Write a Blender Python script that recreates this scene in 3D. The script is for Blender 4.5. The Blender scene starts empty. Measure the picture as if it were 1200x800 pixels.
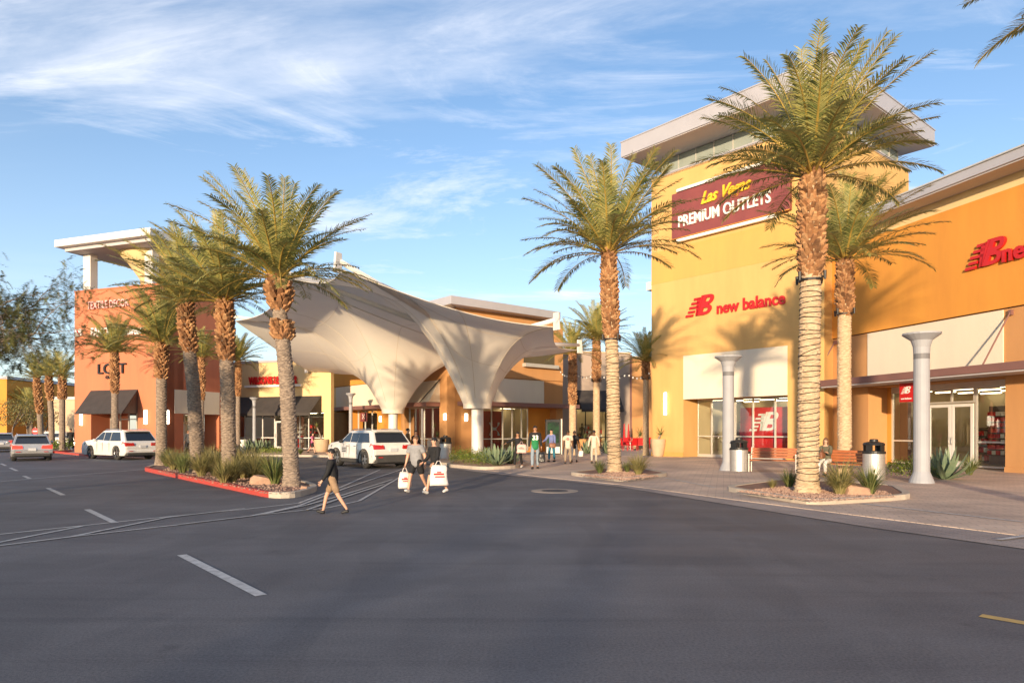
import bpy, math, random
from mathutils import Vector, Matrix, noise
random.seed(7)
PI = math.pi
F = 802.0; H = 1.6; HY = 504.0
C = bpy.context.scene.collection
sc = bpy.context.scene

# ------------------------------------------------------------------ calibration: photo pixel <-> world
def kx(px): return (px - 600.0) / F
def gp(px, py):
    Y = H * F / (py - HY); return Vector((kx(px) * Y, Y, 0.0))
def atY(px, Y): return Vector((kx(px) * Y, Y, 0.0))
def zY(py, Y): return H + (HY - py) / F * Y

class Fac:
    """a vertical wall plane: origin, horizontal direction, normal towards the street"""
    def __init__(s, p, d):
        s.p = Vector((p[0], p[1])); s.d = Vector((d[0], d[1])).normalized()
        n = Vector((s.d.y, -s.d.x))
        if n.dot(-s.p) < 0: n = -n
        s.n = n
    def at(s, px, n=0.0):
        o = s.p + s.n * n; k = kx(px)
        return (k * o.y - o.x) / (s.d.x - k * s.d.y)
    def z(s, px, py, n=0.0):
        t = s.at(px, n); return zY(py, s.p.y + s.n.y * n + s.d.y * t)
    def P(s, t, n, z):
        v = s.p + s.d * t + s.n * n; return Vector((v.x, v.y, z))
    def ang(s): return math.atan2(s.d.y, s.d.x)

# ------------------------------------------------------------------ mesh builder
class MB:
    def __init__(s): s.v = []; s.f = []; s.m = []; s.mi = 0
    def add(s, vs, fs):
        b = len(s.v); s.v += [tuple(v) for v in vs]
        for f in fs: s.f.append(tuple(b + i for i in f)); s.m.append(s.mi)
    def quad(s, a, b, c, d): s.add([a, b, c, d], [(0, 1, 2, 3)])
    def hexa(s, p):
        s.add(p, [(0, 3, 2, 1), (4, 5, 6, 7), (0, 1, 5, 4), (1, 2, 6, 5), (2, 3, 7, 6), (3, 0, 4, 7)])
    def box(s, x0, x1, y0, y1, z0, z1):
        s.hexa([(x0, y0, z0), (x1, y0, z0), (x1, y1, z0), (x0, y1, z0), (x0, y0, z1), (x1, y0, z1), (x1, y1, z1), (x0, y1, z1)])
    def fbox(s, fc, s0, s1, n0, n1, z0, z1):
        s.hexa([fc.P(s0, n0, z0), fc.P(s1, n0, z0), fc.P(s1, n1, z0), fc.P(s0, n1, z0), fc.P(s0, n0, z1), fc.P(s1, n0, z1), fc.P(s1, n1, z1), fc.P(s0, n1, z1)])
    def prism(s, pts, z0, z1):
        n = len(pts)
        s.add([(p[0], p[1], z0) for p in pts] + [(p[0], p[1], z1) for p in pts],
              [tuple(range(n))[::-1], tuple(range(n, 2 * n))] + [(i, (i + 1) % n, n + (i + 1) % n, n + i) for i in range(n)])
    def poly_ext(s, pts3, off):
        """planar 3d polygon extruded by vector off"""
        n = len(pts3); off = Vector(off)
        s.add([Vector(p) for p in pts3] + [Vector(p) + off for p in pts3],
              [tuple(range(n))[::-1], tuple(range(n, 2 * n))] + [(i, (i + 1) % n, n + (i + 1) % n, n + i) for i in range(n)])
    def sheet(s, pts, z): s.add([(p[0], p[1], z) for p in pts], [tuple(range(len(pts)))])
    def tube(s, path, rad, n=8, cap=True, flat=1.0):
        path = [Vector(p) for p in path]
        if not hasattr(rad, '__len__'): rad = [rad] * len(path)
        vs = []; up = Vector((0.03, 0.02, 1)).normalized()
        for i, p in enumerate(path):
            t = (path[min(i + 1, len(path) - 1)] - path[max(i - 1, 0)])
            t = t.normalized() if t.length > 1e-9 else Vector((0, 0, 1))
            a = t.cross(up if abs(t.dot(up)) < .97 else Vector((1, 0, 0))).normalized(); b = t.cross(a)
            for j in range(n):
                an = 2 * PI * j / n; vs.append(p + (a * math.cos(an) + b * math.sin(an) * flat) * rad[i])
        L = len(path); fs = [(i * n + j, i * n + (j + 1) % n, (i + 1) * n + (j + 1) % n, (i + 1) * n + j) for i in range(L - 1) for j in range(n)]
        if cap: fs += [tuple(range(n))[::-1], tuple((L - 1) * n + j for j in range(n))]
        s.add(vs, fs)
    def lathe(s, prof, n=20, c=(0, 0, 0), caps=True):
        vs = [(c[0] + r * math.cos(2 * PI * j / n), c[1] + r * math.sin(2 * PI * j / n), c[2] + z) for r, z in prof for j in range(n)]
        L = len(prof); fs = [(i * n + j, i * n + (j + 1) % n, (i + 1) * n + (j + 1) % n, (i + 1) * n + j) for i in range(L - 1) for j in range(n)]
        if caps: fs += [tuple(range(n))[::-1], tuple((L - 1) * n + j for j in range(n))]
        s.add(vs, fs)
    def ell(s, c, r, n=10, m=7):
        vs = []
        for i in range(m + 1):
            a = PI * i / m
            for j in range(n):
                b = 2 * PI * j / n; vs.append((c[0] + r[0] * math.sin(a) * math.cos(b), c[1] + r[1] * math.sin(a) * math.sin(b), c[2] + r[2] * math.cos(a)))
        s.add(vs, [(i * n + j, (i + 1) * n + j, (i + 1) * n + (j + 1) % n, i * n + (j + 1) % n) for i in range(m) for j in range(n)])
    def build(s, name, mats, parent=None, smooth=False, bevel=0, seg=2, off=None):
        me = bpy.data.meshes.new(name)
        o = off if off is not None else OFF.get(parent.name, None) if parent else None
        vv = s.v if o is None else [(v[0] - o[0], v[1] - o[1], v[2] - o[2]) for v in s.v]
        me.from_pydata(vv, [], s.f)
        if not isinstance(mats, (list, tuple)): mats = [mats]
        for m in mats: me.materials.append(m)
        if len(mats) > 1: me.polygons.foreach_set('material_index', s.m)
        if smooth: me.polygons.foreach_set('use_smooth', [True] * len(me.polygons))
        me.validate(); me.update()
        ob = bpy.data.objects.new(name, me); C.objects.link(ob)
        if parent:
            ob.parent = parent
            if parent.name in OFF: OFF[ob.name] = OFF[parent.name]
        if bevel:
            b = ob.modifiers.new('bevel', 'BEVEL'); b.width = bevel; b.segments = seg; b.limit_method = 'ANGLE'; b.angle_limit = math.radians(35)
            b.harden_normals = False
        return ob
OFF = {}
def tag(o, label=None, cat=None, group=None, kind=None):
    if label: o['label'] = label
    if cat: o['category'] = cat
    if group: o['group'] = group
    if kind: o['kind'] = kind
    return o
def thing(name, label, cat, loc=(0, 0, 0), rz=0.0, group=None, world=False):
    o = bpy.data.objects.new(name, None); C.objects.link(o); o.empty_display_size = .2
    o.location = loc; o.rotation_euler = (0, 0, rz)
    if world: OFF[o.name] = tuple(loc)
    return tag(o, label, cat, group)
def copy_tree(o, parent=None):
    c = o.copy(); C.objects.link(c); c.parent = parent
    for ch in [x for x in bpy.data.objects if x.parent == o]: copy_tree(ch, c)
    return c
def place(proto, state, loc, rz, label, scale=1.0):
    """first call uses the prototype itself, later calls a copy"""
    o = proto if not state.get(proto.name) else copy_tree(proto)
    state[proto.name] = True
    o.location = loc; o.rotation_euler = (0, 0, rz); o.scale = (scale,) * 3; o['label'] = label
    return o
ST = {}

# ------------------------------------------------------------------ materials
def lin(r, g, b):
    f = lambda c: (c / 255 / 12.92) if c <= 10 else ((c / 255 + .055) / 1.055) ** 2.4
    return (f(r), f(g), f(b), 1)
def mat(name, col, rough=.7, metal=0.0, var=None, vscale=2.0, bump=0.0, bscale=60.0, coord='Object', streak=None, spec=.5, emit=None, island=None, trans=0.0, coat=0.0, detail=6):
    m = bpy.data.materials.new(name); m.use_nodes = True; nt = m.node_tree; N = nt.nodes; L = nt.links
    b = N['Principled BSDF']; b.inputs['Roughness'].default_value = rough; b.inputs['Metallic'].default_value = metal
    b.inputs['Specular IOR Level'].default_value = spec
    c4 = tuple(col) + ((1,) if len(col) == 3 else ())
    b.inputs['Base Color'].default_value = c4
    if coat: b.inputs['Coat Weight'].default_value = coat; b.inputs['Coat Roughness'].default_value = .05
    tc = N.new('ShaderNodeTexCoord')
    cur = None
    if var is not None or island is not None:
        v4 = tuple(var if var is not None else col) + ((1,) if len(var if var is not None else col) == 3 else ())
        nz = N.new('ShaderNodeTexNoise'); nz.inputs['Scale'].default_value = vscale; nz.inputs['Detail'].default_value = detail; nz.inputs['Roughness'].default_value = .6
        mp = N.new('ShaderNodeMapping'); L.new(tc.outputs[coord], mp.inputs[0]); L.new(mp.outputs[0], nz.inputs['Vector'])
        if streak: mp.inputs['Scale'].default_value = streak
        r = N.new('ShaderNodeValToRGB'); r.color_ramp.elements[0].position = .35; r.color_ramp.elements[1].position = .68
        r.color_ramp.elements[0].color = c4; r.color_ramp.elements[1].color = v4
        L.new(nz.outputs['Fac'], r.inputs[0]); cur = r.outputs[0]
        if island is not None:
            ge = N.new('ShaderNodeNewGeometry'); r2 = N.new('ShaderNodeValToRGB')
            r2.color_ramp.elements[0].color = c4; r2.color_ramp.elements[1].color = v4
            for i, cc in enumerate(island):
                e = r2.color_ramp.elements.new((i + 1) / (len(island) + 1)); e.color = tuple(cc) + ((1,) if len(cc) == 3 else ())
            L.new(ge.outputs['Random Per Island'], r2.inputs[0])
            mx = N.new('ShaderNodeMix'); mx.data_type = 'RGBA'; mx.inputs[0].default_value = .6
            L.new(cur, mx.inputs[6]); L.new(r2.outputs[0], mx.inputs[7]); cur = mx.outputs[2]
        L.new(cur, b.inputs['Base Color'])
    if bump:
        nb = N.new('ShaderNodeTexNoise'); nb.inputs['Scale'].default_value = bscale; nb.inputs['Detail'].default_value = 3
        L.new(tc.outputs[coord], nb.inputs['Vector'])
        bp = N.new('ShaderNodeBump'); bp.inputs['Strength'].default_value = bump; bp.inputs['Distance'].default_value = .02
        L.new(nb.outputs['Fac'], bp.inputs['Height']); L.new(bp.outputs[0], b.inputs['Normal'])
    if emit:
        b.inputs['Emission Color'].default_value = c4; b.inputs['Emission Strength'].default_value = emit
    if trans:
        t = N.new('ShaderNodeBsdfTranslucent'); ms = N.new('ShaderNodeMixShader'); ms.inputs[0].default_value = trans
        if cur: L.new(cur, t.inputs['Color'])
        else: t.inputs['Color'].default_value = c4
        L.new(b.outputs[0], ms.inputs[1]); L.new(t.outputs[0], ms.inputs[2]); L.new(ms.outputs[0], N['Material Output'].inputs['Surface'])
    return m
def stucco(name, c, c2, **k): return mat(name, c, .9, var=c2, vscale=k.pop('vs', .9), streak=(1, 1, .22), bump=.45, bscale=28, spec=.2, **k)
def glass_mat(name, tint=(.85, .9, .88), refl=.10):
    m = bpy.data.materials.new(name); m.use_nodes = True; nt = m.node_tree; N = nt.nodes; L = nt.links
    N.remove(N['Principled BSDF'])
    t = N.new('ShaderNodeBsdfTransparent'); t.inputs[0].default_value = tuple(tint) + (1,)
    g = N.new('ShaderNodeBsdfGlossy'); g.inputs['Roughness'].default_value = .02
    fr = N.new('ShaderNodeFresnel'); fr.inputs[0].default_value = 1.6
    a = N.new('ShaderNodeMath'); a.operation = 'ADD'; a.inputs[1].default_value = refl; a.use_clamp = True
    ms = N.new('ShaderNodeMixShader'); L.new(fr.outputs[0], a.inputs[0]); L.new(a.outputs[0], ms.inputs[0])
    L.new(t.outputs[0], ms.inputs[1]); L.new(g.outputs[0], ms.inputs[2]); L.new(ms.outputs[0], N['Material Output'].inputs['Surface'])
    return m
M = {}
M['yellow'] = stucco('yellow_stucco', (.67, .41, .155), (.60, .36, .135))
M['yellow_mid'] = stucco('ochre_stucco', (.64, .37, .11), (.58, .335, .105))
M['orange'] = stucco('orange_stucco', (.69, .31, .06), (.61, .265, .055))
M['tan_orange'] = stucco('tan_orange_stucco', (.56, .29, .12), (.50, .26, .11))
M['cream'] = stucco('cream_stucco', (.76, .68, .54), (.71, .63, .51))
M['light_yellow'] = stucco('pale_yellow_stucco', (.78, .58, .30), (.72, .54, .29))
M['red_wall'] = stucco('terracotta_stucco', (.58, .21, .11), (.52, .18, .10))
M['grey_wall'] = stucco('taupe_stucco', (.42, .33, .27), (.37, .30, .25))
M['beige_wall'] = stucco('beige_stucco', (.62, .48, .31), (.56, .43, .29))
M['fascia'] = mat('grey_metal_fascia', (.44, .43, .46), .5, .1, var=(.40, .39, .42), vscale=.8)
M['soffit'] = mat('soffit_panel', (.50, .48, .50), .6, var=(.46, .44, .46), vscale=.8)
M['white_metal'] = mat('white_painted_metal', (.72, .70, .67), .45, var=(.66, .64, .61), vscale=1.5)
M['canopy'] = mat('brown_canopy_metal', (.26, .13, .11), .5, .2, var=(.22, .115, .10), vscale=1.2)
M['awning'] = mat('black_awning_canvas', (.045, .04, .038), .85, var=(.06, .052, .05), vscale=2, bump=.15)
M['alu'] = mat('aluminium_frame', (.66, .62, .55), .4, .4, var=(.6, .57, .51), vscale=2)
M['dark_metal'] = mat('dark_metal', (.03, .03, .032), .5, .5, var=(.045, .043, .042), vscale=5)
M['steel'] = mat('brushed_steel', (.62, .60, .57), .5, .7, var=(.5, .49, .47), vscale=3, streak=(1, 1, 12))
M['glass'] = glass_mat('shop_glass')
M['glass_dark'] = glass_mat('clerestory_glass', (.8, .85, .8), .12)
M['interior_wall'] = mat('interior_plaster', (.66, .55, .36), .8, var=(.60, .50, .33), vscale=1)
M['interior_dark'] = mat('interior_dark', (.10, .085, .07), .8, var=(.14, .12, .09), vscale=2)
M['interior_floor'] = mat('interior_floor', (.35, .30, .25), .4, var=(.30, .26, .22), vscale=2)
M['lamp'] = mat('ceiling_lamp_glow', (1, .82, .52), .5, emit=4)
M['sconce'] = mat('sconce_glow', (1, .86, .6), .5, emit=3.0)
M['red_sign'] = mat('red_sign_plastic', (.55, .015, .015), .4, var=(.5, .013, .013), vscale=3)
M['red_banner'] = mat('red_banner', (.72, .018, .022), .6, var=(.43, .008, .012), vscale=1.5)
M['white_sign'] = mat('white_sign_plastic', (.82, .80, .76), .5)
M['yellow_sign'] = mat('yellow_sign_plastic', (.85, .52, .03), .4)
M['maroon'] = mat('maroon_sign_board', (.24, .06, .055), .55, var=(.20, .05, .05), vscale=1.2)
M['black'] = mat('black_plastic', (.015, .015, .016), .45, var=(.022, .022, .022), vscale=4)
M['kerb'] = mat('concrete_kerb', (.52, .45, .36), .85, var=(.42, .36, .30), vscale=2.5, bump=.3, bscale=30)
M['kerb_red'] = mat('red_kerb_paint', (.50, .05, .035), .6, var=(.40, .07, .05), vscale=5, bump=.2)
M['bark_grey'] = mat('palm_bark_grey', (.15, .115, .09), .95, var=(.40, .31, .235), vscale=9, bump=.6, bscale=40, streak=(1, 1, 3))
M['bark_tan'] = mat('palm_bark_tan', (.44, .31, .19), .95, var=(.66, .50, .33), vscale=7, bump=.6, bscale=40, streak=(1, 1, 3))
M['boots'] = mat('palm_boots', (.17, .075, .03), .9, var=(.46, .23, .10), vscale=10, bump=.5, bscale=30, island=[(.10, .05, .025), (.48, .25, .11), (.58, .36, .18), (.28, .13, .06)])
M['leaf'] = mat('palm_leaflet', (.20, .22, .065), .5, var=(.46, .40, .13), vscale=1.2, island=[(.12, .18, .055), (.52, .44, .16), (.33, .32, .09)], trans=.28, spec=.4)
M['rachis'] = mat('palm_frond_stem', (.50, .33, .07), .5, var=(.36, .27, .06), vscale=3)
M['wire'] = mat('light_wire', (.025, .02, .016), .6)
M['grass_a'] = mat('dry_grass_blade', (.20, .19, .06), .7, var=(.40, .31, .13), vscale=3, island=[(.13, .16, .05), (.45, .36, .17), (.24, .24, .08)], trans=.25)
M['grass_b'] = mat('green_blade', (.07, .12, .035), .6, var=(.22, .24, .07), vscale=3, island=[(.08, .13, .04), (.30, .27, .10)], trans=.2)
M['shrub'] = mat('shrub_leaf', (.07, .13, .015), .55, var=(.22, .25, .03), vscale=3, island=[(.06, .12, .02), (.25, .28, .04)], trans=.25)
M['agave'] = mat('agave_leaf', (.13, .19, .12), .5, var=(.22, .27, .16), vscale=4)
M['gravel'] = mat('planter_gravel', (.30, .17, .12), .95, var=(.20, .11, .08), vscale=24, bump=1, bscale=50, detail=10)
M['rock'] = mat('sandstone_rock', (.48, .30, .20), .9, var=(.38, .23, .16), vscale=4, bump=.6, bscale=12)
M['pot'] = mat('sandstone_pot', (.55, .40, .26), .8, var=(.48, .35, .23), vscale=3, bump=.2)
M['wood'] = mat('bench_wood', (.42, .13, .04), .5, var=(.30, .085, .025), vscale=6, streak=(1, 6, 6))
M['paint'] = mat('road_paint_white', (.58, .57, .55), .7, var=(.36, .35, .34), vscale=9, bump=.2)
M['paint_y'] = mat('road_paint_yellow', (.62, .40, .12), .7, var=(.45, .30, .12), vscale=9)
M['frosted'] = mat('frosted_panel', (.30, .34, .31), .25, var=(.26, .30, .28), vscale=1)
# ------------------------------------------------------------------ camera, world, sun
cam_d = bpy.data.cameras.new('camera'); cam = bpy.data.objects.new('camera', cam_d); C.objects.link(cam); sc.camera = cam
cam.location = (0, 0, H); cam.rotation_euler = (PI / 2, 0, 0)
cam_d.sensor_width = 36; cam_d.lens = 36 * F / 1200; cam_d.shift_y = (HY - 400) / 1200; cam_d.clip_end = 5000; cam_d.clip_start = .05
SUN_AZ, SUN_EL = math.radians(15), math.radians(7.0)
sd = bpy.data.lights.new('sun', 'SUN'); sun = bpy.data.objects.new('sun', sd); C.objects.link(sun)
sd.energy = 3.8; sd.angle = math.radians(1.2); sd.color = (1.0, .76, .50)
L_ = Vector((math.sin(SUN_AZ) * math.cos(SUN_EL), math.cos(SUN_AZ) * math.cos(SUN_EL), -math.sin(SUN_EL)))
sun.rotation_euler = L_.to_track_quat('-Z', 'Y').to_euler(); sun.location = (-10, -20, 20)
w = bpy.data.worlds.new('World'); sc.world = w; w.use_nodes = True
nt = w.node_tree; N = nt.nodes; L = nt.links
bg = N['Background']; bg.inputs[1].default_value = .15
sky = N.new('ShaderNodeTexSky'); sky.sky_type = 'NISHITA'; sky.sun_disc = False
sky.sun_elevation = SUN_EL + math.radians(0); sky.sun_rotation = PI + SUN_AZ; sky.air_density = 1.0; sky.dust_density = .6; sky.ozone_density = 2.0; sky.altitude = 600
tc = N.new('ShaderNodeTexCoord'); sx = N.new('ShaderNodeSeparateXYZ'); L.new(tc.outputs['Generated'], sx.inputs[0])
def mth(op, a, b=None, clamp=False):
    n = N.new('ShaderNodeMath'); n.operation = op; n.use_clamp = clamp
    for i, x in enumerate((a, b)):
        if x is None: continue
        if hasattr(x, 'links'): L.new(x, n.inputs[i])
        else: n.inputs[i].default_value = x
    return n.outputs[0]
zz = mth('MAXIMUM', sx.outputs[2], 0.0); zd = mth('ADD', zz, .12)
u = mth('DIVIDE', sx.outputs[0], zd); v = mth('DIVIDE', sx.outputs[1], zd)
cb = N.new('ShaderNodeCombineXYZ'); L.new(u, cb.inputs[0]); L.new(v, cb.inputs[1])
def cloud(rot, scl, nscale, lo, hi, off, rough=.62, dist=.6):
    mp = N.new('ShaderNodeMapping'); mp.inputs['Rotation'].default_value = (0, 0, rot); mp.inputs['Scale'].default_value = scl; mp.inputs['Location'].default_value = off
    L.new(cb.outputs[0], mp.inputs[0])
    nz = N.new('ShaderNodeTexNoise'); nz.inputs['Scale'].default_value = nscale; nz.inputs['Detail'].default_value = 10; nz.inputs['Roughness'].default_value = rough; nz.inputs['Distortion'].default_value = dist
    L.new(mp.outputs[0], nz.inputs[0])
    mr = N.new('ShaderNodeMapRange'); mr.interpolation_type = 'SMOOTHSTEP'; L.new(nz.outputs['Fac'], mr.inputs[0]); mr.inputs[1].default_value = lo; mr.inputs[2].default_value = hi
    return mr.outputs[0]
c1 = cloud(.35, (.55, 2.0, 1), .75, .46, .80, (3.1, 1.7, 0))
c2 = cloud(-.25, (.7, 1.6, 1), 1.3, .44, .80, (8.2, 4.4, 0), .68, 1.2)
c3 = cloud(.1, (.5, .9, 1), .5, .24, .56, (1.0, 7.0, 0), .5, .2)
cm = mth('ADD', mth('MULTIPLY', mth('MULTIPLY', c1, c3), .85), mth('MULTIPLY', c2, .55), True)
hz = mth('MULTIPLY', mth('POWER', mth('SUBTRACT', 1.0, zz), 3.6), .74)
cm = mth('MAXIMUM', cm, mth('MULTIPLY', hz, mth('ADD', mth('MULTIPLY', c1, .35), .65)), True)
SKYTINT = N.new('ShaderNodeMix'); SKYTINT.data_type = 'RGBA'; SKYTINT.blend_type = 'MULTIPLY'; SKYTINT.inputs[0].default_value = 1
L.new(sky.outputs[0], SKYTINT.inputs[6]); SKYTINT.inputs[7].default_value = (.82, .95, 1.08, 1)
mx = N.new('ShaderNodeMix'); mx.data_type = 'RGBA'; L.new(cm, mx.inputs[0]); L.new(SKYTINT.outputs[2], mx.inputs[6])
CLOUD = mx.inputs[7]; CLOUD.default_value = (4.6, 4.6, 4.8, 1)
L.new(mx.outputs[2], bg.inputs[0])
sc.view_settings.view_transform = 'Standard'; sc.view_settings.look = 'None'; sc.view_settings.gamma = 1; sc.view_settings.exposure = .9
sc.cycles.max_bounces = 8; sc.cycles.transparent_max_bounces = 16; sc.cycles.caustics_reflective = False; sc.cycles.caustics_refractive = False
sc.cycles.use_denoising = True; sc.cycles.sample_clamp_indirect = 6

# ------------------------------------------------------------------ ground materials
def asphalt():
    m = bpy.data.materials.new('asphalt'); m.use_nodes = True; nt = m.node_tree; N = nt.nodes; L = nt.links; b = N['Principled BSDF']
    tc = N.new('ShaderNodeTexCoord')
    def nz(scale, det, rough, msc=(1, 1, 1), rot=0, dist=0):
        mp = N.new('ShaderNodeMapping'); mp.inputs['Scale'].default_value = msc; mp.inputs['Rotation'].default_value = (0, 0, rot); L.new(tc.outputs['Object'], mp.inputs[0])
        n = N.new('ShaderNodeTexNoise'); n.inputs['Scale'].default_value = scale; n.inputs['Detail'].default_value = det; n.inputs['Roughness'].default_value = rough; n.inputs['Distortion'].default_value = dist
        L.new(mp.outputs[0], n.inputs[0]); return n.outputs['Fac']
    def ramp(x, p0, c0, p1, c1):
        r = N.new('ShaderNodeValToRGB'); r.color_ramp.elements[0].position = p0; r.color_ramp.elements[0].color = c0 + (1,); r.color_ramp.elements[1].position = p1; r.color_ramp.elements[1].color = c1 + (1,)
        L.new(x, r.inputs[0]); return r.outputs[0]
    def mixc(a, b_, mode, fac=1.0):
        x = N.new('ShaderNodeMix'); x.data_type = 'RGBA'; x.blend_type = mode; x.inputs[0].default_value = fac
        L.new(a, x.inputs[6]); L.new(b_, x.inputs[7]); return x.outputs[2]
    base = ramp(nz(.22, 6, .6), .3, (.112, .110, .118), .7, (.165, .160, .166))
    streaks = ramp(nz(.8, 6, .65, (.35, 1.1, 1), .5, .5), .36, (.78, .78, .79), .66, (1.12, 1.12, 1.11))
    speck = ramp(nz(45, 5, .85), .36, (.50, .50, .50), .66, (1.5, 1.49, 1.47))
    patch = ramp(nz(.9, 4, .5, (1, .35, 1), -.4, .8), .46, (.86, .86, .87), .54, (1.05, 1.05, 1.05))
    c = mixc(mixc(mixc(base, streaks, 'MULTIPLY', .7), speck, 'MULTIPLY', .8), patch, 'MULTIPLY', .6)
    oil = ramp(nz(1.7, 3, .55), .66, (1, 1, 1), .78, (.66, .66, .67)); c = mixc(c, oil, 'MULTIPLY', 1.0)
    tyre = ramp(nz(2.2, 3, .5, (.03, 1.4, 1), .95), .60, (1, 1, 1), .72, (.80, .80, .81)); c = mixc(c, tyre, 'MULTIPLY', .8)
    L.new(c, b.inputs['Base Color'])
    rr = ramp(nz(.5, 4, .6, (.3, 1.5, 1), .6), .3, (.62,) * 3, .7, (.8,) * 3); L.new(rr, b.inputs['Roughness'])
    b.inputs['Specular IOR Level'].default_value = .35
    bp = N.new('ShaderNodeBump'); bp.inputs['Strength'].default_value = .5; bp.inputs['Distance'].default_value = .008; L.new(nz(120, 2, .6), bp.inputs['Height']); L.new(bp.outputs[0], b.inputs['Normal'])
    return m
def pavers(name, c1, c2, mortar, scale, rot, bw=.5, rh=.25):
    m = bpy.data.materials.new(name); m.use_nodes = True; nt = m.node_tree; N = nt.nodes; L = nt.links; b = N['Principled BSDF']; b.inputs['Roughness'].default_value = .8
    tc = N.new('ShaderNodeTexCoord'); mp = N.new('ShaderNodeMapping'); mp.inputs['Rotation'].default_value = (0, 0, rot); L.new(tc.outputs['Object'], mp.inputs[0])
    br = N.new('ShaderNodeTexBrick'); br.inputs['Scale'].default_value = scale; br.inputs['Color1'].default_value = c1 + (1,); br.inputs['Color2'].default_value = c2 + (1,); br.inputs['Mortar'].default_value = mortar + (1,)
    br.inputs['Mortar Size'].default_value = .012; br.inputs['Brick Width'].default_value = bw; br.inputs['Row Height'].default_value = rh; L.new(mp.outputs[0], br.inputs[0])
    n = N.new('ShaderNodeTexNoise'); n.inputs['Scale'].default_value = .5; n.inputs['Detail'].default_value = 8; L.new(tc.outputs['Object'], n.inputs[0])
    r = N.new('ShaderNodeValToRGB'); r.color_ramp.elements[0].position = .35; r.color_ramp.elements[0].color = (.72, .72, .74, 1); r.color_ramp.elements[1].position = .65; r.color_ramp.elements[1].color = (1.15, 1.12, 1.08, 1); L.new(n.outputs['Fac'], r.inputs[0])
    x = N.new('ShaderNodeMix'); x.data_type = 'RGBA'; x.blend_type = 'MULTIPLY'; x.inputs[0].default_value = 1; L.new(br.outputs[0], x.inputs[6]); L.new(r.outputs[0], x.inputs[7]); L.new(x.outputs[2], b.inputs['Base Color'])
    bp = N.new('ShaderNodeBump'); bp.inputs['Strength'].default_value = .3; bp.inputs['Distance'].default_value = .01; L.new(br.outputs['Fac'], bp.inputs['Height']); bp.invert = True; L.new(bp.outputs[0], b.inputs['Normal'])
    return m
M['asphalt'] = asphalt()
M['pavers'] = pavers('plaza_pavers', (.56, .44, .35), (.64, .51, .41), (.38, .30, .25), 1.3, .3)
M['gutter'] = pavers('grey_pavers', (.30, .26, .245), (.37, .32, .30), (.19, .165, .155), 3.0, .9, .5, .25)
M['sidewalk'] = mat('concrete_walk', (.40, .33, .27), .85, var=(.32, .27, .22), vscale=1.4, bump=.2)
mb = MB(); mb.sheet([(-900, -60), (900, -60), (900, 1500), (-900, 1500)], 0)
tag(mb.build('road', M['asphalt']), kind='structure')
KL = [gp(*p) for p in [(-60, 510), (58, 530), (100, 534.6), (180, 534.8), (240, 534.8), (300, 534.8), (380, 535.6), (440, 538.2), (500, 543), (527, 546)]]
KR = [gp(*p) for p in [(560, 550), (600, 555), (643, 560), (725, 568), (845, 584), (930, 595), (1015, 606), (1200, 629)]]
pl = KL + KR + [Vector((10.9, 0, 0)), Vector((12.5, -5, 0)), Vector((90, -5, 0)), Vector((150, 214, 0))]
mb = MB(); mb.prism(pl, -.05, .022)
tag(mb.build('pavement', M['pavers']), kind='structure')
GL = [gp(*p) for p in [(527, 548.5), (560, 553), (600, 557.5), (643, 561.7), (725, 570.5), (845, 590), (925, 603), (1015, 617.5), (1200, 643.5)]] + [Vector((8.9, 0, 0)), Vector((10.2, -5, 0))]
mb = MB(); mb.sheet(GL + [Vector((12.5, -5, 0)), Vector((10.9, 0, 0))] + KR[::-1] + [KL[-1]], .011)
tag(mb.build('gutter_pavement', M['gutter']), kind='structure')
def kerb_strip(mb, pts, wdt, z1, z0=0.0):
    P = [Vector((p[0], p[1])) for p in pts]
    nrm = []
    for i in range(len(P)):
        t = (P[min(i + 1, len(P) - 1)] - P[max(i - 1, 0)]).normalized(); nrm.append(Vector((-t.y, t.x)))
    for i in range(len(P) - 1):
        a, b = P[i], P[i + 1]; c, d = b + nrm[i + 1] * wdt, a + nrm[i] * wdt
        mb.hexa([(a.x, a.y, z0), (b.x, b.y, z0), (c.x, c.y, z0), (d.x, d.y, z0), (a.x, a.y, z1), (b.x, b.y, z1), (c.x, c.y, z1), (d.x, d.y, z1)])
mb = MB(); kerb_strip(mb, KL[3:], .16, .13); tag(mb.build('kerb', M['kerb']), kind='structure')
mb = MB(); kerb_strip(mb, KL[:4], .16, .13); tag(mb.build('red_kerb', M['kerb_red']), kind='structure')

# painted lines
def strip(mb, a, b, wd, z=.005):
    a, b = gp(*a), gp(*b); t = (b - a).normalized(); n = Vector((-t.y, t.x, 0)) * wd / 2
    mb.quad((a - n).to_tuple()[:2] + (z,), (b - n).to_tuple()[:2] + (z,), (b + n).to_tuple()[:2] + (z,), (a + n).to_tuple()[:2] + (z,))
mb = MB()
z_ = .0045
for pl_ in ([(-40, 630), (0, 626), (96, 616), (175, 607.5), (287, 596.7), (350, 589.5), (400, 570.5), (445.5, 550)], [(-40, 643), (0, 635.4), (96, 616.7)], [(-40, 645), (0, 639.6), (85, 629), (210, 615), (308, 603), (385, 595), (421, 587), (474, 556)],
            [(85, 629), (196, 606.5), (287, 596)], [(210, 615), (294, 605), (350, 593), (403, 573), (474, 549)], [(308, 603), (360, 592), (400, 581), (460, 562)], [(0, 564.6), (171, 550)], [(360, 598), (400, 584), (450, 568)]):
    z_ += .0022
    for a, b in zip(pl_, pl_[1:]): strip(mb, a, b, .075, z_)
tag(mb.build('crossing_lines', M['paint']), kind='structure')
mb = MB()
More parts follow.
